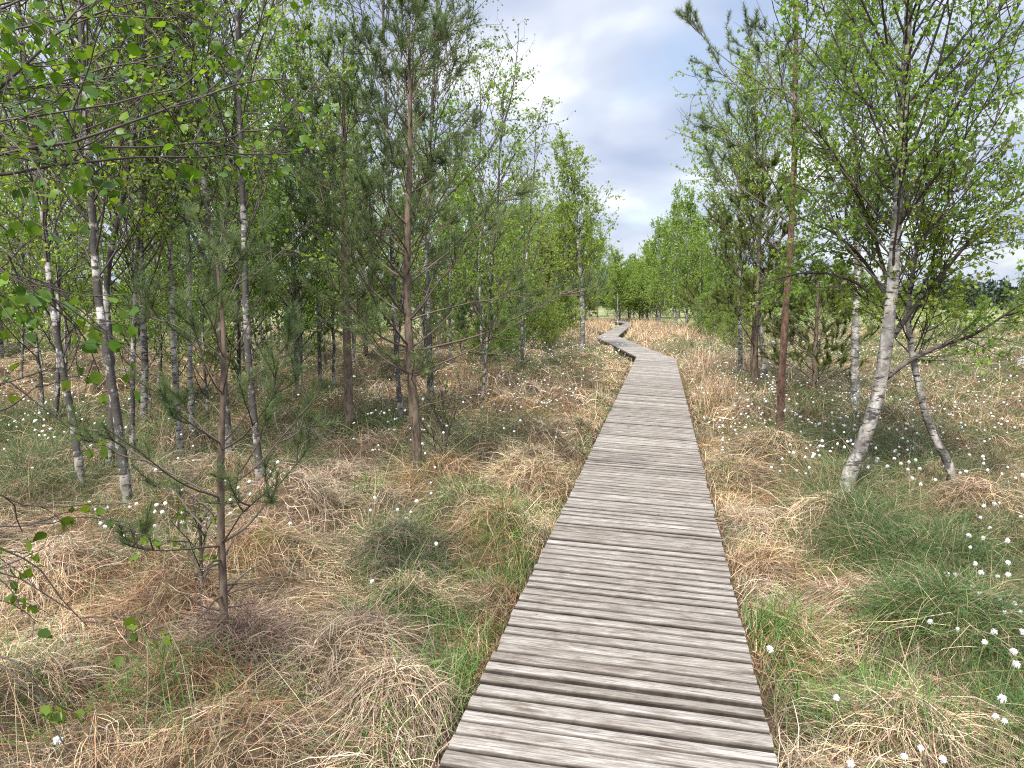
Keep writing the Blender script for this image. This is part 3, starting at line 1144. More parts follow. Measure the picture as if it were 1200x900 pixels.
def field(lst, x, y):
    f = np.zeros(len(x))
    for u, v, r, s_ in lst:
        c = wpx(u, v)
        f = np.maximum(f, s_ * np.exp(-((x - c[0]) ** 2 + (y - c[1]) ** 2) / (r * r) * .9))
    return f


def green_f(x, y):
    return np.clip(field(GREEN_AT, x, y), 0, 1)


def sedge_f(x, y):
    far_ = np.clip((y - np.where(x > y * .26, 8, 12)) / 9, 0, 1) * np.clip((fbm(x * .5, y * .35, 4) - np.where(x > y * .26, .34, .43)) * 7, 0, .85)
    bank = np.clip((walk_dist(x, y) - 1.0) / .7, .08, 1)          # dry banks follow the boardwalk
    return np.clip(np.maximum(field(SEDGE_AT, x, y), far_) * bank, 0, 1)


def tone_f(x, y):
    """0 = grey, 1 = warm straw"""
    return np.clip((fbm(x * .9 + 40, y * .9 + 11, 3) - .35) * 3.2, 0, 1)


def straw_cols(x, y, rng=RNG):
    n = len(x)
    t = tone_f(x, y)
    right = x > .2 + y * .2
    t = np.where(right | (y > 9), np.clip(t + .45, 0, 1), t)
    rust = fbm(x * 1.7 + 5, y * 1.7, 3) > .585
    c = np.where((rng.random(n) < t)[:, None], pal(STRAW, n, rng), pal(GREY, n, rng))
    c = c * np.clip(-.25 + 2.6 * fbm(x * 4.3 + 3, y * 4.3, 3), .34, 1.5)[:, None]      # older, darker litter lies in patches
    c = np.where(rng.random((n, 1)) < .07, pal([(.60, .50, .35), (.55, .47, .36)], n, rng), c)
    return np.where((rust & (rng.random(n) < .75))[:, None], pal(RUST, n, rng), c)


def uniform_pts(n, y0, y1, rng=RNG):
    """points over the view wedge, even in area"""
    y = np.sqrt(rng.uniform(y0 ** 2, y1 ** 2, n))
    x = rng.uniform(-1, 1, n) * (.7 + y * .78)
    wd_ = walk_dist(x, y)
    k = wd_ > HALF + .02
    return np.stack([x[k], y[k]], 1)


straw, green_b, sedge_b = Bag(), Bag(), Bag()
lod = lambda y: np.maximum(1.0, y * .20)


def emit_tussock_blades(hx, hy, hR, cnt, L, bag, cols, e0, e1, K, wbase, rng=RNG, spread=.95, lift=.06):
    i = np.repeat(np.arange(len(hx)), cnt)
    n = len(i)
    a = rng.uniform(0, TAU, n)
    r = np.sqrt(rng.random(n)) * hR[i] * spread
    p = np.stack([hx[i] + np.cos(a) * r, hy[i] + np.sin(a) * r], 1)
    # blades of a tussock lean out, with a common sweep
    sweep = fbm(hx * .35 + 9, hy * .35, 2) * TAU * 2
    th = a + rng.normal(size=n) * .85
    vx, vy = np.cos(th) + .45 * np.cos(sweep[i]), np.sin(th) + .45 * np.sin(sweep[i])
    th = np.arctan2(vy, vx)
    Ls = rng.uniform(*L, n) * (hR[i] / .4) ** .5
    y = p[:, 1]
    tone = rng.uniform(.70, 1.22, len(hx))[i][:, None]
    bag.add(*blades(p, th, Ls, rng.normal(e0[0], e0[1], n), rng.normal(e1[0], e1[1], n), wbase * lod(y) * rng.uniform(.6, 1.3, n), cols(p[:, 0], p[:, 1]) * tone, K, 2.2, True, rng, lift))


sf = sedge_f(HUM[:, 0], HUM[:, 1])
gf = green_f(HUM[:, 0], HUM[:, 1])
hd = HUM[:, 1]
is_sedge = RNG.random(len(HUM)) < sf * 1.1
for (a, b, cnt, K, wb) in ((0, 5, 620, 5, .0026), (5, 8, 420, 5, .0027), (8, 13, 230, 4, .0030), (13, 22, 110, 3, .0032), (22, 38, 60, 3, .0034)):
    s_ = (hd >= a) & (hd < b) & ~is_sedge
    h = HUM[s_]
    emit_tussock_blades(h[:, 0], h[:, 1], h[:, 2], cnt, (.14, .40), straw, straw_cols, (.65, .42), (-.7, .45), K, wb)
    s_ = (hd >= a) & (hd < b) & is_sedge
    h = HUM[s_]
    sc = lambda x, y: np.where((RNG.random(len(x)) < .80)[:, None], pal(SEDGE, len(x)), pal(STRAW, len(x)))
    emit_tussock_blades(h[:, 0], h[:, 1], h[:, 2], int(cnt * .9), (.25, .50), sedge_b, sc, (1.12, .25), (.1, .45), K, wb * .85)
    emit_tussock_blades(h[:, 0], h[:, 1], h[:, 2], int(cnt * .3), (.25, .45), straw, straw_cols, (.6, .3), (-.7, .3), K, wb)

# matted dead grass lying between the tussocks
for (y0, y1, n, K, wb) in ((1.4, 4.5, 52000, 5, .0025), (4.5, 8, 52000, 4, .0027), (8, 14, 42000, 3, .0030), (14, 24, 52000, 3, .0032), (24, 44, 70000, 3, .0032)):
    p = uniform_pts(n, y0, y1)
    p = p[RNG.random(len(p)) > .75 * green_f(p[:, 0], p[:, 1])]
    n = len(p)
    flow = fbm(p[:, 0] * .8 + 2, p[:, 1] * .8 + 8, 2) * TAU * 2.5
    th = flow + RNG.normal(size=n) * .8
    straw.add(*blades(p, th, RNG.uniform(.08, .36, n), RNG.normal(.32, .3, n), RNG.normal(-.25, .3, n), wb * lod(p[:, 1]) * RNG.uniform(.6, 1.3, n), straw_cols(p[:, 0], p[:, 1]), K, 2.6, True, RNG, .09))

# fresh green blades in patches
for (y0, y1, n, K, wb, base) in ((1.4, 4.5, 90000, 5, .0034, .03), (4.5, 8, 100000, 4, .0032, .03), (8, 14, 80000, 3, .0032, .04), (14, 24, 70000, 3, .0034, .05), (24, 42, 60000, 3, .0034, .06)):
    p = uniform_pts(n, y0, y1)
    g = green_f(p[:, 0], p[:, 1])
    tex = np.clip((fbm(p[:, 0] * 3.1, p[:, 1] * 3.1, 3) - .42) * 6, 0, 1)
    k = RNG.random(len(p)) < np.maximum(g ** 1.3 * (.10 + .9 * tex), base * tex)
    p = p[k]
    n = len(p)
    th = RNG.uniform(0, TAU, n)
    green_b.add(*blades(p, th, RNG.uniform(.14, .36, n), RNG.normal(1.25, .22, n), RNG.normal(.35, .45, n), wb * lod(p[:, 1]) * RNG.uniform(.7, 1.3, n), pal(GREEN, n), K, .8, True, RNG, .02))

# sedge blades over the wet flats
for (y0, y1, n, K, wb) in ((2, 5, 60000, 5, .0026), (5, 9, 110000, 4, .0026), (9, 15, 90000, 3, .0028), (15, 26, 70000, 3, .0030), (26, 45, 70000, 3, .0032)):
    p = uniform_pts(n, y0, y1)
    f = sedge_f(p[:, 0], p[:, 1])
    k = RNG.random(len(p)) < f * .9
    p = p[k]
    n = len(p)
    cc = np.where((RNG.random(n) < .8)[:, None], pal(SEDGE, n), pal(STRAW, n))
    sedge_b.add(*blades(p, RNG.uniform(0, TAU, n), RNG.uniform(.18, .42, n), RNG.normal(1.15, .22, n), RNG.normal(.3, .45, n), wb * lod(p[:, 1]) * RNG.uniform(.7, 1.3, n), cc, K, .8, True, RNG, .02))

# fringe growing right up against the planks
for (y0, y1, n, K) in ((1.6, 6, 9000, 5), (6, 12, 9000, 4), (12, 30, 14000, 3)):
    y = RNG.uniform(y0, y1, n)
    x = np.interp(y, [c[1] for c in CL], [c[0] for c in CL]) + RNG.choice([-1, 1], n) * (HALF * 1.04 + np.abs(RNG.normal(size=n)) * .16)
    p = np.stack([x, y], 1)
    p = p[walk_dist(x, y) > HALF + .015]
    n = len(p)
    gr = (RNG.random(n) < np.where(p[:, 0] > np.interp(p[:, 1], [c[1] for c in CL], [c[0] for c in CL]), .05, .12) + .28 * np.clip((fbm(p[:, 0] * 2, p[:, 1] * 1.3, 2) - .45) * 6, 0, 1))
    th = RNG.uniform(0, TAU, n)
    for sel, bag, pl_, e0_, L_ in ((gr, green_b, GREEN, 1.15, (.12, .28)), (~gr, straw, None, .75, (.12, .34))):
        q_ = p[sel]
        cc = pal(pl_, len(q_)) if pl_ else straw_cols(q_[:, 0], q_[:, 1])
        bag.add(*blades(q_, th[sel], RNG.uniform(*L_, len(q_)), RNG.normal(e0_, .3, len(q_)), RNG.normal(-.2, .5, len(q_)), .0032 * lod(q_[:, 1]), cc, K, 1.5, True, RNG, .04))
# thin standing stalks of last year
p = uniform_pts(5200, 1.8, 14)
n = len(p)
straw.add(*blades(p, RNG.uniform(0, TAU, n), RNG.uniform(.3, .7, n), RNG.normal(1.15, .25, n), RNG.normal(.5, .4, n), .0022 * lod(p[:, 1]), pal(STRAW, n), 5, .8, True, RNG, .02))
# pale standing grass by the far bends
for (u, v, r, n) in ((800, 400, 5, 5000), (775, 392, 6, 5000), (700, 378, 5, 3500), (690, 405, 2.5, 2500), (830, 440, 2, 2500), (820, 480, 1.2, 2200), (600, 400, 5, 2500), (750, 388, 4, 4000)):
    c = wpx(u, v)
    p = c + RNG.normal(size=(n, 2)) * r * .5
    p = p[walk_dist(p[:, 0], p[:, 1]) > HALF + .12]
    n = len(p)
    straw.add(*blades(p, RNG.uniform(0, TAU, n), RNG.uniform(.25, .6, n), RNG.normal(1.2, .2, n), RNG.normal(.7, .4, n), .0032 * lod(p[:, 1]), pal([(.44, .31, .19), (.36, .23, .13), (.48, .37, .25)], n), 3, .6, False))

tag(straw.link('dry_grass', M_STRAW), 'matted straw coloured dead grass covering the bog', 'grass', kind='stuff')
tag(green_b.link('green_grass', M_GREEN), 'fresh green grass tufts growing through the straw', 'grass', kind='stuff')
tag(sedge_b.link('sedge', M_GREEN), 'dark green sedge growing over the wet flats', 'sedge', kind='stuff')


def tussock(name, label, u, v, R, cnt, mix, L, e0, e1, group=None, seed=0, h=.2, wb=.003):
    """one big tussock as a thing of its own"""
    rng = np.random.default_rng(seed)
    c = wpx(u, v)
    z = float(terrain(c[0:1], c[1:2])[0])
    base = np.array([c[0], c[1], z])
    root = thing(name, label, 'tussock', tuple(base), group)
    root['kind'] = 'thing'
    bag = Bag()
    for cols, f in mix:
        n = int(cnt * f)
        a = rng.uniform(0, TAU, n)
        r = np.sqrt(rng.random(n)) * R * .85
        p = c + np.stack([np.cos(a) * r, np.sin(a) * r], 1)
        th = a + rng.normal(size=n) * 1.1
        V, Q, Cc = blades(p, th, rng.uniform(L[0] * .6, L[1] * .9, n), rng.normal(e0, .4, n), rng.normal(e1, .5, n), np.full(n, wb) * lod(np.full(n, c[1])) * rng.uniform(.6, 1.3, n), pal(cols, n, rng, jit=.28), 5, 2.0, True, rng, .05)
        lift = h * np.clip(1 - (np.hypot(V[:, 0] - c[0], V[:, 1] - c[1]) / (R * 1.25)) ** 2, 0, 1)
        V[:, 2] += lift
        bag.add(V, Q, Cc)
    bag.link('blades', M_STRAW if mix[0][0] is not SEDGE and mix[0][0] is not GREEN else M_GREEN, root, base)
    # root stool under the blades
    nr, na = 7, 20
    V = [(0, 0, h * .93)]
    for i in range(1, nr):
        for j in range(na):
            a = j * TAU / na
            rr = R * .95 * i / (nr - 1) * (1 + .12 * math.sin(3 * a + seed))
            V.append((rr * math.cos(a), rr * math.sin(a), h * (1 - (i / (nr - 1)) ** 2) * .93 - .04))
    T = np.array([(0, 1 + j, 1 + (j + 1) % na) for j in range(na)])
    Q = np.array([(1 + (i - 1) * na + j, 1 + i * na + j, 1 + i * na + (j + 1) % na, 1 + (i - 1) * na + (j + 1) % na) for i in range(1, nr - 1) for j in range(na)])
    link('stool', mesh_np('stool', np.array(V), [T, Q], mats=[M_GROUND]), root)
    return root


tussock('grass_tussock', 'big drooping straw tussock with matted top beside the dark sedge by the boardwalk', 1010, 715, .30, 1500, [(GREY, .6), (RUST, .4)], (.28, .5), .9, -.9, seed=3, h=.18)
tussock('sedge_tussock', 'large dark green sedge tussock below the leaning birch', 1062, 650, .58, 4200, [(SEDGE, .85), (STRAW, .15)], (.32, .58), 1.1, -.1, seed=4, h=.16, wb=.0027)
tussock('sedge_tussock', 'deep green sedge tussock with brown skirt dotted by white cotton heads', 1130, 765, .45, 3200, [(SEDGE, .7), (GREEN, .1), (STRAW, .2)], (.3, .5), 1.05, -.3, seed=5, h=.17, wb=.0027)
tussock('grass_tussock', 'long straw tussock spilling towards the lower right corner', 1075, 850, .30, 1500, [(STRAW, .75), (GREY, .25)], (.25, .48), .6, -.5, seed=6, h=.10, wb=.0025)
tussock('grass_tussock', 'pale straw tussock drooping against the right edge of the planks', 880, 700, .22, 900, [(GREY, .6), (STRAW, .4)], (.2, .36), .9, -.9, seed=7, h=.13)
tussock('grass_tussock', 'round brownish tussock behind the crooked birch foot', 1150, 610, .35, 1000, [(RUST, .5), (GREY, .5)], (.25, .42), .9, -.8, seed=8, h=.17)
tussock('grass_tussock', 'purplish brown tussock of upright dead stalks at the foot of the small pine', 285, 770, .28, 1300, [([(.25, .17, .125), (.33, .24, .18), (.18, .115, .085)], 1)], (.22, .42), 1.1, -.3, seed=9, h=.12)
tussock('grass_tussock', 'shaggy bleached tussock right of the small pine', 390, 785, .32, 1300, [(GREY, .7), (STRAW, .3)], (.22, .42), .7, -.7, seed=10, h=.12, wb=.0025)
tussock('sedge_tussock', 'olive sedge tussock halfway between the small pine and the boardwalk', 478, 665, .30, 1500, [(SEDGE, .55), (GREY, .45)], (.25, .42), 1.0, -.5, seed=12, h=.15, wb=.0026)
tussock('sedge_tussock', 'green sedge tussock at the foot of the brown pine stem behind', 445, 508, .45, 1200, [(SEDGE, .85), (STRAW, .15)], (.3, .5), 1.1, 0, seed=13, h=.15)
tussock('grass_tussock', 'dark brown hollow tussock with overhanging fringe left of the planks', 462, 838, .24, 1100, [(STRAW, .5), (GREY, .5)], (.22, .4), .8, -1.0, seed=14, h=.15)

# ---------------------------------------------------------------- cotton grass
def fluff(r, rng):
    import bmesh
    bm = bmesh.new()
    bmesh.ops.create_icosphere(bm, subdivisions=2, radius=1)
    V = np.array([v.co for v in bm.verts])
    F = np.array([[v.index for v in f.verts] for f in bm.faces])
    bm.free()
    V = V * .8 * (1 + .22 * rng.normal(size=(len(V), 1)).clip(-1, 1)) * np.array([1, 1, .88])
    n = 110
    d = unit(rng.normal(size=(n, 3)))
    s = unit(np.cross(d, rng.normal(size=(n, 3)))) * .16
    tv = np.stack([d * .8 + s, d * rng.uniform(1.0, 1.5, n)[:, None] + np.array([.1, 0, -.22]), d * .8 - s], 1).reshape(-1, 3)
    V2 = np.concatenate([V, tv]) * r
    F2 = np.concatenate([F, np.arange(3 * n).reshape(-1, 3) + len(V)])
    return V2, F2


rng = np.random.default_rng(31)
heads = [mesh_np('flower_head', v, [f], attrs={'rnd': rng.random(len(v))}, mats=[M_COTTON]) for v, f in (fluff(.0108, rng) for _ in range(5))]
stems = []
for k in range(5):
    Lh = .36
    z = np.linspace(-.05, Lh, 7)
    P = np.stack([.05 * (z / Lh) ** 2 * math.cos(k * 2.2), .05 * (z / Lh) ** 2 * math.sin(k * 2.2), z], 1)[None]
    v, q, _ = tubes(P, np.full((1, 7), .0019), 5)
    stems.append((mesh_np('stem', v, [q], mats=[M_STEM]), P[0, -1]))
HEAD_PX = [(1135, 627), (1152, 630), (1137, 641), (1143, 660), (1150, 671), (1169, 675), (1181, 659), (1181, 673), (1140, 687), (1110, 672), (1120, 673), (1178, 718), (1196, 717), (1189, 707),
           (1172, 703), (1148, 696), (1122, 737), (1165, 740), (1154, 752), (1188, 763), (1191, 778), (1175, 818), (1167, 839), (1177, 845), (1079, 876), (1060, 886), (1105, 889), (980, 817),
           (902, 760), (1091, 677), (997, 895), (1090, 728), (1160, 618), (1181, 633), (1149, 606), (1027, 540), (1048, 537), (1056, 543), (1065, 541), (1073, 539), (1078, 549), (1017, 553),
           (1040, 546), (1064, 550), (1079, 567), (1096, 562), (1125, 554), (1107, 545), (1069, 560), (1153, 594), (1171, 589), (1174, 555), (1190, 560), (1198, 556), (182, 628), (65, 612), (171, 603),
           (146, 637), (123, 617), (118, 613), (270, 607), (340, 617), (214, 611), (244, 607), (67, 867), (476, 611), (436, 681), (511, 637), (439, 583), (488, 587), (434, 598), (466, 597), (105, 588),
           (126, 596), (112, 597), (152, 594), (160, 590), (926, 521), (930, 530), (1196, 605), (1165, 590), (1199, 740)]
for k, (u, v) in enumerate(HEAD_PX):
    hz = .34 if u > 600 else .30
    g = ground(u, v, hz)
    far_s = 1.0 if g[1] < 5.5 else 1.12
    i = k % 5
    if u < 100 and v > 800:
        hz = .3
        g = ground(u, v, hz)
    zt = terrain(g[0:1], g[1:2])[0]
    sc_z = max(.5, (hz - zt) / .36)
    where = 'among dark sedge right of the boardwalk' if u > 600 else 'in the straw left of the boardwalk'
    t = thing('cotton_grass', 'thin stemmed cotton grass with one white fluffy head ' + where, 'cotton grass', (g[0], g[1], zt), 'cotton grass ' + where)
    t['kind'] = 'thing'
    tipx = stems[i][1]
    o = link('stem', stems[i][0], t)
    o.scale = (1, 1, sc_z)
    h = link('flower_head', heads[i], t)
    h.location = (tipx[0], tipx[1], tipx[2] * sc_z)
    h.rotation_euler = (random.uniform(-.4, .4), random.uniform(-.4, .4), random.uniform(0, 6))
    h.scale = (far_s * random.uniform(.75, 1.2),) * 3
    t.location = (g[0] - tipx[0], g[1] - tipx[1], zt)

CLUMPS = [(455, 485, 24, 20, 60, 7), (650, 430, 40, 22, 150, 10), (620, 480, 28, 16, 50, 9), (690, 400, 40, 12, 110, 14), (720, 412, 14, 10, 50, 8), (765, 403, 12, 6, 30, 10), (840, 425, 40, 22, 190, 12), (900, 465, 60, 25, 240, 10),
          (1000, 495, 90, 26, 190, 8), (1120, 450, 80, 40, 220, 12), (90, 470, 80, 35, 150, 12), (50, 492, 45, 26, 60, 10), (330, 430, 60, 30, 90, 14), (505, 545, 14, 24, 22, 5), (225, 590, 60, 18, 26, 5),
          (60, 420, 60, 25, 120, 20), (530, 430, 50, 25, 90, 14), (1060, 400, 100, 18, 160, 20), (960, 430, 70, 20, 160, 14), (600, 405, 60, 16, 90, 20), (860, 395, 50, 12, 110, 22), (1160, 510, 40, 30, 40, 6), (960, 540, 40, 18, 30, 5)]
VV, QQ, RR, MI = [], [], [], []
off = 0
sV, sF = fluff(.021, rng)
import bmesh as _bm
lowb = _bm.new()
_bm.ops.create_icosphere(lowb, subdivisions=1, radius=.0135)
lV = np.array([v_.co for v_ in lowb.verts]); lF = np.array([[v_.index for v_ in f.verts] for f in lowb.faces])
lowb.free()
STM = []
for (u, v, su, sv, n, d) in CLUMPS:
    for k in range(int(n * .75)):
        a, b = np.clip(rng.normal(size=2), -1.7, 1.7)
        vv = max(362, v + b * sv)
        g = ground(u + a * su, vv, .33)
        if g[1] > 75 or walk_dist(g[0:1], g[1:2])[0] < HALF + .1:
            continue
        zt = terrain(g[0:1], g[1:2])[0]
        hz = zt + rng.uniform(.22, .40)
        V = lV * (1 + .3 * rng.normal(size=lV.shape).clip(-1, 1)) * rng.uniform(.75, 1.25) * max(1, g[1] / 16) ** .5
        VV.append(V + np.array([g[0], g[1], hz])); QQ.append(lF + off); RR.append(np.full(len(V), rng.random()))
        off += len(V)
        STM.append(np.stack([np.array([g[0] + .04 * rng.normal(), g[1] + .04 * rng.normal(), zt - .02]), np.array([g[0], g[1], (zt + hz) / 2]), np.array([g[0], g[1], hz])]))
nh = sum(len(q) for q in QQ)
SPa = np.array(STM)
v, q, _ = tubes(SPa, np.full(SPa.shape[:2], .0014) * np.maximum(1, SPa[:, :1, 1] * .12), 3)
o = link('cotton_grass_drift', mesh_np('cotton_grass_drift', np.concatenate(VV + [v]), [np.concatenate(QQ), q + off], mat_idx=np.concatenate([np.zeros(nh), np.ones(len(q))]),
                                       attrs={'rnd': np.concatenate(RR + [np.zeros(len(v))])}, mats=[M_COTTON, M_STEM]))
tag(o, 'drifts of white cotton grass heads over the bog further back', 'cotton grass', kind='stuff')

# ---------------------------------------------------------------- trees right of the boardwalk
def limb_px(px, Y, dY=0.0):
    n = len(px) - 1
    return [at_depth(u, v, Y + dY * k / n) for k, (u, v) in enumerate(px)]


def depth(u, v, z=0.03):
    return ground(u, v, z)[1]


Y = depth(985, 583)
birch('large white birch leaning from a mossy foot with a long low limb reaching right', trunk_from_px([(983, 583), (1000, 548), (1020, 500), (1036, 430), (1043, 350), (1048, 270), (1056, 190), (1062, 100), (1064, 0)], 5.6), .054,
      cb=.30, rad=1.45, n1=66, n3=5, per=6, l2n=9, seed=11, leaf=.037, extra=[(limb_px([(1037, 445), (1060, 425), (1100, 405), (1140, 395), (1175, 370), (1205, 352)], Y, -.5), .016),
      (limb_px([(1047, 395), (1060, 372), (1090, 340), (1120, 300), (1160, 255), (1215, 215)], Y, -.4), .018), (limb_px([(1043, 355), (1010, 300), (975, 270), (935, 255)], Y, .5), .012),
      (limb_px([(1044, 345), (1020, 260), (985, 190), (955, 150)], Y, -.3), .013), (limb_px([(1050, 270), (1085, 190), (1130, 110), (1165, 30)], Y, .2), .015), (limb_px([(1043, 360), (990, 322), (940, 318), (900, 330)], Y, .6), .009)],
      prof=lambda r: np.sin(np.pi * np.clip(r * .8 + .2, 0, 1)) ** .6)
birch('thin crooked birch whose foot bends right beside the large leaning birch', trunk_from_px([(1118, 570), (1115, 545), (1100, 525), (1085, 490), (1072, 430), (1064, 370), (1070, 320), (1078, 275)], 2.75, .03), .033,
      cb=.42, rad=.75, n1=30, n3=4, per=6, seed=12, leaf=.036, up=.2)
birch('straight white birch with black bands behind the pine and the large birch', trunk_from_px([(1003, 478), (1001, 430), (1003, 360), (1006, 300), (1003, 200), (1000, 120)], 6.2), .058,
      cb=.36, rad=1.2, n1=50, per=6, seed=13, leaf=.042)
Y = depth(913, 527)
pine('tall thin red stemmed pine with sparse needle tufts right of the boardwalk', trunk_from_px([(913, 527), (915, 470), (917, 420), (922, 350), (927, 270), (931, 180), (932, 80), (934, 5)], 5.6, .04), .039, cb=.36, rad=1.4, step=.40, per=4,
     bark=M_PINE_RED, mat=M_NEEDLE, seed=14, nl=.06, nw=.004, nn=110, lat=4, up=.55, ang=(1.15, .6), prof=lambda r: .45 + .9 * np.sin(np.pi * np.clip(r * .85 + .2, 0, 1)) * (1 - .35 * r), t_in=.5)
pine('olive green pine with a dark stem and low spreading boughs behind the red pine', trunk_from_px([(884, 465), (884, 400), (887, 340), (890, 285)], 3.9, .05), .062, cb=.22, rad=1.25, step=.28, per=5,
     bark=M_PINE_GREY, mat=M_NEEDLE_OLIVE, seed=15, nl=.06, nw=.005, nn=120, lat=6)
birch('slim white birch leaning against the olive pine', trunk_from_px([(898, 462), (894, 410), (889, 380), (890, 300), (888, 200), (886, 110)], 5.6), .042, cb=.30, rad=1.35, n1=54, seed=16, leaf=.044, n3=4)
birch('airy birch with a thin grey stem between the red pine and the sky gap', trunk_from_px([(868, 448), (867, 380), (868, 300), (866, 210), (866, 150)], 4.9), .040, cb=.28, rad=1.25, n1=48, seed=17, leaf=.044, n3=4, per=5)
pine('low bushy olive pine without a bare stem beside the red pine', trunk_from_px([(955, 468), (955, 420), (957, 375)], 2.2, .03), .045, name='young_pine', cb=.12, rad=1.05, step=.22, per=5, bark=M_PINE_GREY, mat=M_NEEDLE_OLIVE, seed=18, nl=.055, nw=.005, nn=120, cat='pine', stubs=False)

# ---------------------------------------------------------------- trees left of the boardwalk
pine('small slender pine with blue green needle tufts standing alone in the near straw', trunk_from_px([(263, 757), (262, 700), (258, 620), (259, 540), (262, 450), (260, 390), (256, 345)], 2.05, .08, k=20), .016, name='young_pine', cb=.26, rad=.62, step=.23, per=4,
     bark=M_PINE_GREY, mat=M_NEEDLE, seed=21, nl=.055, nw=.0022, nn=115, lat=3, ang=(1.3, .7), up=.5, cat='pine', t_in=.5, prof=lambda r: (1 - r) ** .8 + .08, stubs=True)
birch('leaning birch pair stem with rough black and white bark at the near wood edge', trunk_from_px([(150, 590), (146, 545), (133, 467), (127, 410), (116, 357), (111, 300), (103, 200), (98, 90), (92, -40)], 6.0), .033, cb=.30, rad=1.25, n1=40, n3=3, per=4, seed=22, bark=M_BIRCH_DARK, leaf=.042)
birch('rough black birch stem rising close behind the leaning birch pair stem', trunk_from_px([(127, 548), (131, 500), (134, 440), (120, 330), (150, 200), (170, 60)], 5.6), .031, cb=.30, rad=1.1, n1=36, n3=3, per=4, seed=23, bark=M_BIRCH_DARK, leaf=.042)
birch('grey birch tilting left at the edge of the wood', trunk_from_px([(97, 566), (86, 500), (71, 420), (58, 330), (45, 220), (30, 100)], 5.8), .027, cb=.30, rad=1.2, n1=40, n3=3, per=4, seed=24, bark=M_BIRCH_DARK, leaf=.042)
birch('thin dark forked birch stem right of the leaning birch pair stem', trunk_from_px([(155, 537), (155, 470), (157, 390), (160, 320), (166, 240), (175, 150)], 5.0), .022, cb=.3, rad=1.0, n1=32, n3=3, per=4, seed=25, bark=M_BIRCH_DARK, leaf=.040)
birch('slim white birch with black bands left of the small pine', trunk_from_px([(213, 531), (206, 450), (202, 400), (200, 330), (196, 200), (190, 60)], 6.4), .026, cb=.30, rad=1.1, n1=40, n3=3, per=4, seed=26, leaf=.042)
birch('thin grey birch standing just right of the slim banded birch', trunk_from_px([(225, 522), (223, 420), (221, 300), (218, 150)], 6.6), .022, cb=.3, rad=1.0, n1=32, n3=3, per=4, seed=27, leaf=.042)
Yb = depth(268, 537)
birch('many forked white birch directly behind the small pine', trunk_from_px([(268, 537), (266, 470), (259, 400), (253, 320), (243, 260), (236, 180), (228, 60)], 6.6), .031, cb=.3, rad=1.25, n1=40, n3=3, per=4, seed=28, bark=M_BIRCH_DARK, leaf=.042,
      extra=[(limb_px([(255, 335), (262, 290), (270, 200), (278, 100), (285, -20)], Yb, .3), .026), (limb_px([(252, 315), (232, 230), (215, 140), (200, 30)], Yb, -.3), .022), (limb_px([(253, 325), (222, 270), (205, 215), (190, 150)], Yb, .3), .018)])
birch('mottled birch stem right of the small pine', trunk_from_px([(306, 582), (305, 540), (298, 500), (291, 420), (288, 320), (282, 200), (280, 80)], 6.0), .026, cb=.3, rad=1.15, n1=36, n3=3, per=4, seed=29, bark=M_BIRCH_DARK, leaf=.042)
birch('pale birch of middling girth set back behind the mottled stem', trunk_from_px([(352, 450), (347, 390), (343, 320), (338, 220), (335, 120)], 7.4), .036, cb=.24, rad=1.4, n1=44, n3=3, per=4, seed=30, bark=M_BIRCH_DARK, leaf=.048)
birch('grey birch left of the dark pine stem', trunk_from_px([(375, 455), (374, 390), (371, 310), (368, 200)], 7.2), .030, cb=.24, rad=1.3, n1=42, n3=3, per=4, seed=31, bark=M_BIRCH_DARK, leaf=.048)
pine('pine with a bare brown stem and a dark crown at the wood edge', trunk_from_px([(410, 502), (408, 430), (404, 330), (402, 230), (403, 140)], 4.9, .03), .056, cb=.42, rad=1.35, step=.34, per=5, bark=M_PINE_GREY, mat=M_NEEDLE, seed=32, nl=.065, nw=.0042, nn=85, lat=6)
pine('broad pine with long level boughs between the wood and the boardwalk', trunk_from_px([(491, 563), (487, 500), (481, 430), (476, 340), (478, 250), (481, 170), (480, 100)], 4.1, .04), .043, cb=.24, rad=1.35, step=.27, per=5, bark=M_PINE_GREY, mat=M_NEEDLE, seed=33,
     nl=.06, nw=.0040, nn=68, lat=7, ang=(1.25, .6), up=.45, prof=lambda r: (1 - r) ** .45 * (.8 + .35 * np.sin(r * 9)), t_in=.45)
birch('slender white birch left of the broad pine', trunk_from_px([(470, 492), (466, 440), (463, 380), (460, 300), (455, 200)], 6.6), .030, cb=.28, rad=1.15, n1=42, n3=3, per=4, seed=34, bark=M_BIRCH_DARK, leaf=.044, mat=M_LEAF_DARK)
birch('tall birch with dark leaves and spreading bare tips over the broad pine', trunk_from_px([(505, 470), (503, 400), (500, 300), (502, 200), (508, 100), (512, 10)], 6.9), .046, cb=.40, rad=1.5, n1=50, n3=3, per=3, seed=35, bark=M_BIRCH_DARK, leaf=.042, mat=M_LEAF_DARK,
      ang=(.7, .45), up=.5, extra=[(limb_px([(502, 250), (545, 210), (580, 170), (600, 120), (607, 50)], depth(505, 470), .2), .020), (limb_px([(500, 320), (550, 270), (585, 220), (600, 180), (635, 145)], depth(505, 470), -.3), .016)])
birch('lone cone shaped birch with a white stem close to the far bend', trunk_from_px([(682, 412), (683, 370), (680, 320), (677, 270), (671, 210), (660, 176)], 6.3, .05), .085, cb=.22, rad=1.65, n1=84, n3=4, per=5, seed=36, leaf=.060,
      prof=lambda r: (1 - r) ** .75 * .9 + .08, ang=(.8, .4), up=.6)
birch('round leafy birch bush under the tall trees left of the boardwalk', straight_trunk(1.45, .05, rng=np.random.default_rng(3)) + ground(625, 418), .025, name='birch_bush', cb=.05, rad=1.15, n1=46, n3=4, per=4, seed=37, leaf=.055, up=.2, ang=(.9, .6), cat='bush')

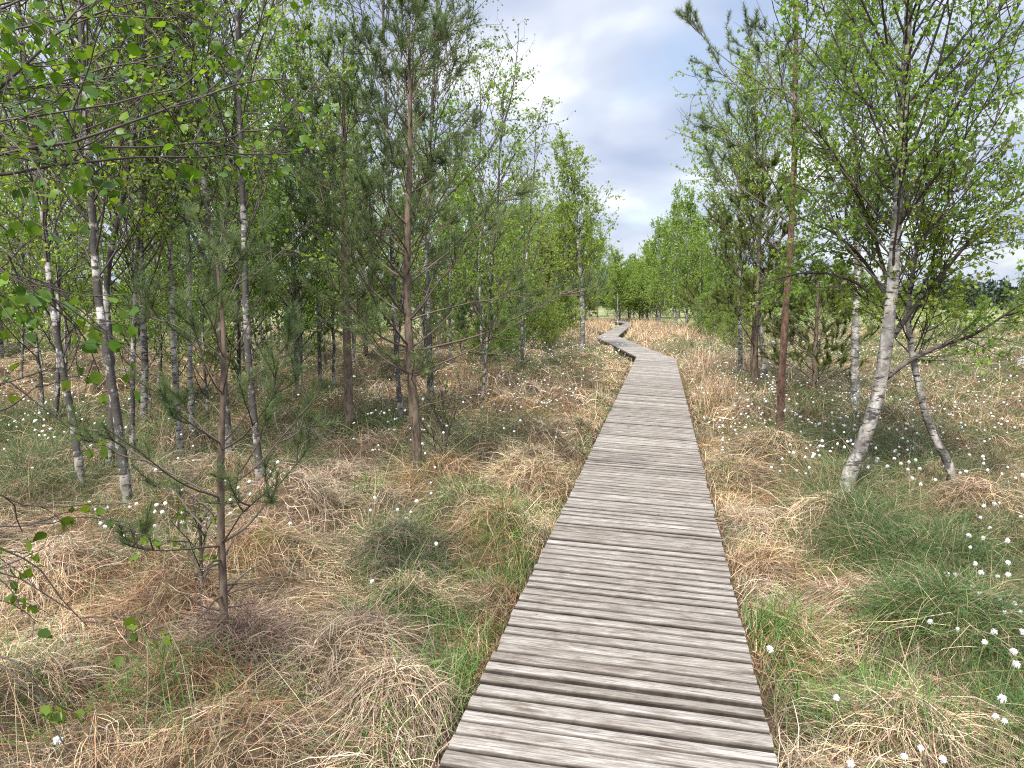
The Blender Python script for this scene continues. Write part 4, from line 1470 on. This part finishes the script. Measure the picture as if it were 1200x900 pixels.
# small seedlings and near twigs
birch('tiny birch seedling with bright leaves against the small pine stem', straight_trunk(.62, .03, rng=np.random.default_rng(4)) + ground(238, 735), .006, name='birch_seedling', cb=.35, rad=.13, n1=9, n3=1, per=2, seed=41, leaf=.034, mat=M_LEAF_NEAR, l2n=2, cat='seedling')
birch('reddish twiggy birch seedling in front of the broad pine foot', straight_trunk(.85, .04, rng=np.random.default_rng(5)) + ground(520, 570), .009, name='birch_seedling', cb=.15, rad=.34, n1=14, n3=2, per=1, seed=42, leaf=.024, l2n=3, cat='seedling', ang=(.55, .4))


# the overhanging birch just left of the frame: long boughs reach in at eye level and above
def near_birch(label, base, H, r, boughs, seed, leaf, tw1, per, name='birch_tree', cat='birch', low=False):
    rng = np.random.default_rng(seed)
    P = straight_trunk(H, .03, 20, .02, rng) + np.array([base[0], base[1], 0])
    s = np.linspace(0, 1, 20)
    R = r * (1 - s) ** .8 + .006
    b0 = np.array([base[0], base[1], 0.])
    root = thing(name, label, cat, tuple(b0))
    put_trunk(P, R, M_BIRCH, root, b0, 12)
    items, par = [], []
    for pts, r0 in boughs:
        # run the bough back to the stem
        z = pts[0][2] - .15
        st = np.array([np.interp(max(z, .1), P[:, 2], P[:, c]) for c in range(3)])
        L = resample([st] + [np.asarray(p) for p in pts], 22)
        L[2:] += np.cumsum(rng.normal(size=(20, 3)) * .007, 0)
        r0 *= .72
        items.append(tubes(L[None], (r0 * (1 - np.linspace(0, 1, 22)) ** .7 + .0016)[None], 7)[:2])
        par.append(L)
    par = np.stack(par)
    i2 = np.repeat(np.arange(len(par)), tw1)
    t2 = rng.uniform(.30, 1, len(i2))
    B2, R2 = grow(par, i2, t2, rng.uniform(.10, .38, len(i2)), rng.uniform(.5, 1.1, len(i2)), 7, rng.uniform(-.5, .3, len(i2)), .12, .0024, .0011, None, rng)
    items.append(tubes(B2, R2, 5)[:2])
    i3 = np.repeat(np.arange(len(B2)), 2)
    B3, R3 = grow(B2, i3, rng.uniform(.25, 1, len(i3)), rng.uniform(.04, .14, len(i3)), rng.uniform(.5, 1., len(i3)), 4, -.2, .1, .0012, .0008, None, rng)
    items.append(tubes(B3, R3, 4)[:2])
    V, Q = merge(items)
    link('branches', mesh_np('branches', V - b0, [Q], mats=[M_TWIG]), root)
    j = np.repeat(np.arange(len(B3)), per)
    p1, d1 = sample(B3, j, rng.uniform(.3, 1, len(j)))
    j2 = np.repeat(np.arange(len(B2)), 2)
    p2, d2 = sample(B2, j2, rng.uniform(.5, 1, len(j2)))
    pos = np.concatenate([p1, p2])
    lv, lf, lr = leaves(pos, leaf, rng, .45, True, .86, np.concatenate([d1, d2]))
    link('crown', mesh_np('crown', lv - b0, lf, attrs={'rnd': lr}, mats=[M_LEAF_NEAR], smooth=True), root)
    return root


def bough(px, Y0, Y1, r0):
    n = len(px) - 1
    return ([at_depth(u, v, Y0 + (Y1 - Y0) * k / n) for k, (u, v) in enumerate(px)], r0)


near_birch('birch just outside the left edge whose leafy boughs hang into the upper corner', (-2.75, 1.7), 4.2, .05, [
    bough([(-120, 110), (0, 22), (50, 5), (120, -30)], 1.9, 2.2, .009), bough([(-140, 200), (10, 103), (53, 63), (100, 10), (140, -40)], 2.0, 2.3, .010),
    bough([(-120, 90), (0, 75), (100, 67), (150, 43), (217, 28)], 2.1, 2.6, .006), bough([(-140, 190), (0, 173), (110, 157), (167, 133), (207, 127), (247, 103), (300, 92), (335, 98)], 1.9, 2.5, .008),
    bough([(-60, 170), (60, 160), (187, 158), (250, 165), (300, 150), (338, 122)], 2.0, 2.7, .005), bough([(-120, 230), (0, 205), (83, 190), (167, 183), (233, 187), (333, 183)], 2.0, 2.7, .007),
    bough([(-120, 60), (0, 45), (90, 30), (180, 10), (260, -20)], 2.2, 2.9, .006), bough([(-120, 130), (0, 118), (80, 108), (150, 95), (220, 70)], 2.3, 3.0, .006),
    bough([(-120, 150), (0, 140), (60, 128), (120, 120), (180, 105)], 1.7, 2.0, .005), bough([(-120, 270), (-10, 255), (20, 262), (35, 300), (40, 330)], 1.6, 1.7, .004),
    bough([(-120, 330), (0, 322), (45, 325), (75, 340)], 1.8, 2.0, .004), bough([(-120, 20), (0, 0), (120, -10), (220, 20), (290, 60)], 2.4, 3.0, .006)], 51, .035, 22, 2)
near_birch('leafy birch sapling whose low thin twigs reach in from the left edge', (-2.35, 2.35), 2.0, .02, [
    bough([(-90, 640), (0, 622), (50, 614), (100, 606), (135, 612)], 2.3, 2.5, .004), bough([(-90, 660), (-10, 640), (20, 668), (50, 700), (80, 735)], 2.2, 2.3, .0035),
    bough([(-90, 460), (0, 455), (40, 440), (75, 432)], 2.2, 2.4, .003), bough([(-90, 490), (0, 482), (30, 472), (58, 450)], 2.3, 2.4, .003), bough([(-90, 690), (0, 675), (40, 672), (90, 690), (112, 715)], 2.1, 2.2, .003),
    bough([(-80, 590), (0, 585), (15, 600), (20, 640)], 2.1, 2.2, .003), bough([(-60, 760), (10, 770), (45, 795), (62, 830), (75, 868)], 2.0, 2.0, .003)], 52, .040, 4, 1, 'birch_sapling', 'sapling')

# ---------------------------------------------------------------- the wood behind: copies of a few stems
protos = []
for k in range(6):
    r = np.random.default_rng(100 + k)
    H = [7.2, 6.4, 7.8, 5.6, 6.8, 6.0][k]
    P = straight_trunk(H, r.uniform(.0, .05), 18, .035, r)
    protos.append(birch('slender birch', P, [.036, .030, .038, .027, .032, .028][k], cb=[.20, .14, .22, .10, .18, .08][k], rad=[1.25, 1.1, 1.4, 1.1, 1.2, 1.2][k], n1=52, n3=3, per=4, seed=200 + k, bark=[M_BIRCH, M_BIRCH_DARK][k % 2], leaf=.062,
                        mat=[M_LEAF, M_LEAF, M_LEAF, M_LEAF, M_LEAF, M_LEAF_DARK][k], ang=(.75, .45), up=.5, prof=lambda q: (1 - q) ** .55 * .85 + .1, tw=1.2))
poles = []
for k in range(3):
    r = np.random.default_rng(170 + k)
    P = straight_trunk([5.4, 4.4, 4.9][k], [.06, .10, .03][k], 18, .05, r)
    poles.append(birch('thin birch', P, [.021, .017, .019][k], cb=[.16, .10, .2][k], rad=[.95, .85, .9][k], n1=34, n3=3, per=4, seed=270 + k, bark=M_BIRCH_DARK, leaf=.046, ang=(.7, .45), up=.4, prof=lambda q: .95 - .55 * q, tw=1.1))
dense = []
for k in range(2):
    r = np.random.default_rng(130 + k)
    P = straight_trunk([6.6, 5.0][k], .03, 16, .03, r)
    dense.append(birch('leafy birch', P, .055, cb=[.10, .06][k], rad=[1.55, 1.5][k], n1=60, n3=4, per=3, seed=230 + k, leaf=.085, ang=(.8, .45), up=.5, prof=lambda q: (1 - q) ** .6 * .9 + .1, tw=1.3))
pprotos = []
for k in range(2):
    r = np.random.default_rng(150 + k)
    P = straight_trunk([4.6, 3.2][k], .02, 16, .02, r)
    pprotos.append(pine('pine', P, [.07, .055][k], cb=[.18, .08][k], rad=[1.3, 1.25][k], step=.30, per=5, bark=M_PINE_GREY, mat=[M_NEEDLE, M_NEEDLE_OLIVE][k], seed=250 + k, nl=.085, nw=.010, nn=70, lat=6, stubs=False))


used = set()


def plant(src, x, y, label, group, s=(1, 1), rz=None):
    rz = random.uniform(0, TAU) if rz is None else rz
    if src.name not in used:
        used.add(src.name)
        src.location = (x, y, 0)
        src.rotation_euler = (0, 0, rz)
        src.scale = (s[0], s[0], s[1])
        tag(src, label, None, group)
        return src
    return copy_thing(src, (x, y, 0), rz, s, label, group)


placed = [(*ground(u, v)[:2],) for (u, v) in ((150, 590), (127, 548), (97, 566), (213, 531), (268, 537), (306, 582), (352, 450), (375, 455), (410, 502), (491, 563), (470, 492), (505, 470), (682, 412), (625, 418))]


def free(x, y, dmin):
    return all(math.hypot(x - a, y - b) > dmin for a, b in placed)


rs = random.Random(42)
# wood left of the boardwalk
n = 0
LBL = ('slender pale stemmed birch deep in the wood left of the boardwalk', 'birches deep in the wood left of the boardwalk')
tries = 0
while n < 22 and tries < 6000:
    tries += 1
    y = rs.uniform(8.5, 30)
    u = rs.uniform(-150, 530)
    if u < 110 and rs.random() < .45:
        continue
    x = (u - 600) / FPX * y
    if walk_dist(np.array(x), np.array(y)) < 2.6 or not free(x, y, .95):
        continue
    if y < 14 and u > 380:
        continue
    placed.append((x, y))
    k = rs.randrange(6)
    sc = rs.uniform(.8, 1.12)
    plant(protos[k], x, y, *LBL, (sc, sc * rs.uniform(.9, 1.1)))
    n += 1
LB6 = ('thin young birch pole leafing low down in the wood left of the boardwalk', 'thin birch poles in the wood')
n = 0
while n < 38:
    y = rs.uniform(7.5, 22)
    u = rs.uniform(-120, 620)
    x = (u - 600) / FPX * y
    if walk_dist(np.array(x), np.array(y)) < 2.4 or not free(x, y, .6) or (y < 11 and u > 330):
        continue
    placed.append((x, y))
    sc = rs.uniform(.8, 1.15)
    plant(poles[rs.randrange(3)], x, y, *LB6, (sc, sc))
    n += 1
# green wall left of the far boardwalk
LB2 = ('bright leafy birch in the row beside the far boardwalk', 'leafy birches lining the far boardwalk')
for (u, v, h) in ((600, 398, 5.2), (575, 402, 5.6), (545, 405, 6.2), (632, 392, 6.2), (612, 388, 7.2), (655, 386, 6.6), (640, 380, 7.2), (668, 380, 7.4), (700, 374, 7.0), (712, 371, 6.2), (722, 370, 5.4), (585, 384, 6.6), (560, 388, 6.4), (690, 372, 8.2), (732, 367, 4.6)):
    g = ground(u, v)
    k = rs.randrange(2)
    sc = h / [6.6, 5.0][k]
    plant(dense[k], g[0], g[1], *LB2, (sc * .85, sc))
for (u, v, h) in ((787, 391, 6.9), (804, 394, 6.2), (771, 384, 5.9), (820, 396, 4.4), (758, 376, 5.6), (793, 384, 6.8), (765, 373, 6.2), (752, 369, 4.6), (833, 399, 3.0), (814, 384, 6.0), (846, 386, 4.6), (778, 388, 5.6)):
    g = ground(u, v)
    k = rs.randrange(2)
    sc = h / [6.6, 5.0][k]
    plant(dense[k], g[0], g[1], 'bright leafy birch in the clump right of the far boardwalk', 'leafy birches right of the far boardwalk', (sc * .85, sc))
LB7 = ('low birch scrub crowding the left side of the boardwalk before the bend', 'low birch scrub before the bend')
for (u, v, h) in ((655, 407, 1.5), (590, 422, 1.5), (668, 399, 1.8), (560, 432, 1.2), (610, 408, 2.0), (640, 412, 1.4), (575, 412, 2.0), (540, 418, 1.8)):
    g = ground(u, v)
    plant(dense[1], g[0], g[1], *LB7, (h / 5 * 1.35, h / 5))
LB8 = ('low birch scrub under the leafy clump right of the boardwalk past the olive pine', 'low birch scrub right of the boardwalk')
for (u, v, h) in ((836, 407, 1.5), (856, 414, 1.3), (822, 401, 1.8), (846, 402, 2.2), (872, 408, 1.8), (862, 398, 2.4)):
    g = ground(u, v)
    plant(dense[1], g[0], g[1], *LB8, (h / 5 * 1.35, h / 5))
for (u, v, h) in ((640, 402, 3.6), (662, 395, 4.6)):
    g = ground(u, v)
    sc = h / 3.2
    plant(pprotos[1], g[0], g[1], 'dark bushy pine squeezed between the leafy birches behind the lone cone shaped birch', 'dark pines among the leafy birches', (sc, sc))
g = ground(838, 388)
plant(pprotos[0], g[0], g[1], 'dark far pine showing behind the leafy clump right of the far boardwalk', None, (1.3, 1.45))
for (u, v, h) in ((560, 420, 3.4), (520, 412, 4.4), (430, 430, 4.2)):
    g = ground(u, v)
    sc = h / 4.6
    plant(pprotos[0], g[0], g[1], 'dark pine half hidden in the wood behind the broad pine', 'dark pines half hidden in the wood', (sc, sc))
LB4 = ('low birch bush filling the ground under the wood left of the boardwalk', 'low birch bushes under the wood')
n = 0
while n < 22:
    y = rs.uniform(17, 36)
    u = rs.uniform(-60, 670)
    x = (u - 600) / FPX * y
    if walk_dist(np.array(x), np.array(y)) < 2.4:
        continue
    sc = rs.uniform(1.3, 2.6) / 5.0
    plant(dense[1], x, y, *LB4, (sc * 1.25, sc))
    n += 1
LB5 = ('low leafy bush closing the view where the boardwalk vanishes', 'low bushes at the far end of the boardwalk')
for k in range(42):
    y = rs.uniform(50, 66)
    x = (rs.uniform(672, 880) - 600) / FPX * y
    sc = rs.uniform(2.8, 5.0) / 5.0
    plant(dense[1], x, y, *LB5, (sc * 1.2, sc))
# bushes and small trees out on the right
LB3 = ('small leafy birch out on the open bog right of the large birch', 'small birches on the open bog')
for (u, v, h) in ((1090, 392, 2.0), (1120, 402, 1.9), (1180, 398, 1.5), (1060, 385, 2.6), (1150, 380, 1.8), (1020, 392, 2.6), (980, 395, 3.2), (955, 392, 3.4), (930, 400, 2.6), (1200, 385, 2.4), (1000, 378, 4.2), (905, 396, 3.6)):
    g = ground(u, v)
    sc = h / 5.0
    plant(dense[1], g[0], g[1], *LB3, (sc * 1.15, sc))

# stump on the right
base = ground(1196, 440)
t = thing('tree_stump', 'short broken dark stump with white top out in the open bog', 'stump', tuple(base))
P = np.array([[0, 0, -.1], [0, 0, .1], [.01, 0, .25], [.02, .01, .40], [.02, .01, .42]])[None]
R = np.array([[.15, .12, .11, .09, .012]])
v, q, rr = tubes(P, R, 12)
v[:, 2] += np.where(v[:, 2] > .3, .06 * np.sin(v[:, 0] * 40), 0)
link('trunk', mesh_np('trunk', v, [q], attrs={'rad': rr, 'hgt': v[:, 2]}, mats=[M_BIRCH]), t)

# ---------------------------------------------------------------- far forest edge round the bog
M_FAR = leafy_mat('far_pine_needle', [(0, (.018, .030, .020)), (.6, (.035, .055, .032)), (1, (.07, .10, .04))], .15, (1, 1, .8), .6)
rng = np.random.default_rng(9)
VV, FF, RR = [], [], []
off = 0
tx = []
for k in range(900):
    a = rng.uniform(-.95, .95)
    d = rng.uniform(118, 165)
    tx.append((d * math.sin(a), d * math.cos(a), rng.uniform(2.6, 4.8)))
for (x, y, h) in tx:
    n = 120
    z = rng.uniform(.05, 1, n)
    r = (1 - z) ** .6 * h * .38 + .3
    a = rng.uniform(0, TAU, n)
    rad_ = np.sqrt(rng.random(n)) * r
    c = np.stack([x + np.cos(a) * rad_, y + np.sin(a) * rad_, z * h], 1)
    s1 = unit(rng.normal(size=(n, 3))) * rng.uniform(.16, .42, n)[:, None]
    s2 = unit(rng.normal(size=(n, 3))) * rng.uniform(.16, .42, n)[:, None]
    V = np.stack([c - s1, c + s2, c + s1, c - s2], 1).reshape(-1, 3)
    VV.append(V)
    FF.append(np.arange(4 * n).reshape(-1, 4) + off)
    RR.append(np.repeat(np.clip(rng.random(n) * .5 + rng.random() * .5, 0, 1), 4))
    off += 4 * n
tag(link('forest_edge', mesh_np('forest_edge', np.concatenate(VV), [np.concatenate(FF)], attrs={'rnd': np.concatenate(RR)}, mats=[M_FAR], smooth=False)), 'dark forest edge closing the open bog at the horizon', 'forest', kind='stuff')

for src in protos + poles + dense + pprotos:            # a stem that found no place is not part of the scene
    if src.name not in used:
        for ch in list(src.children):
            bpy.data.objects.remove(ch)
        bpy.data.objects.remove(src)
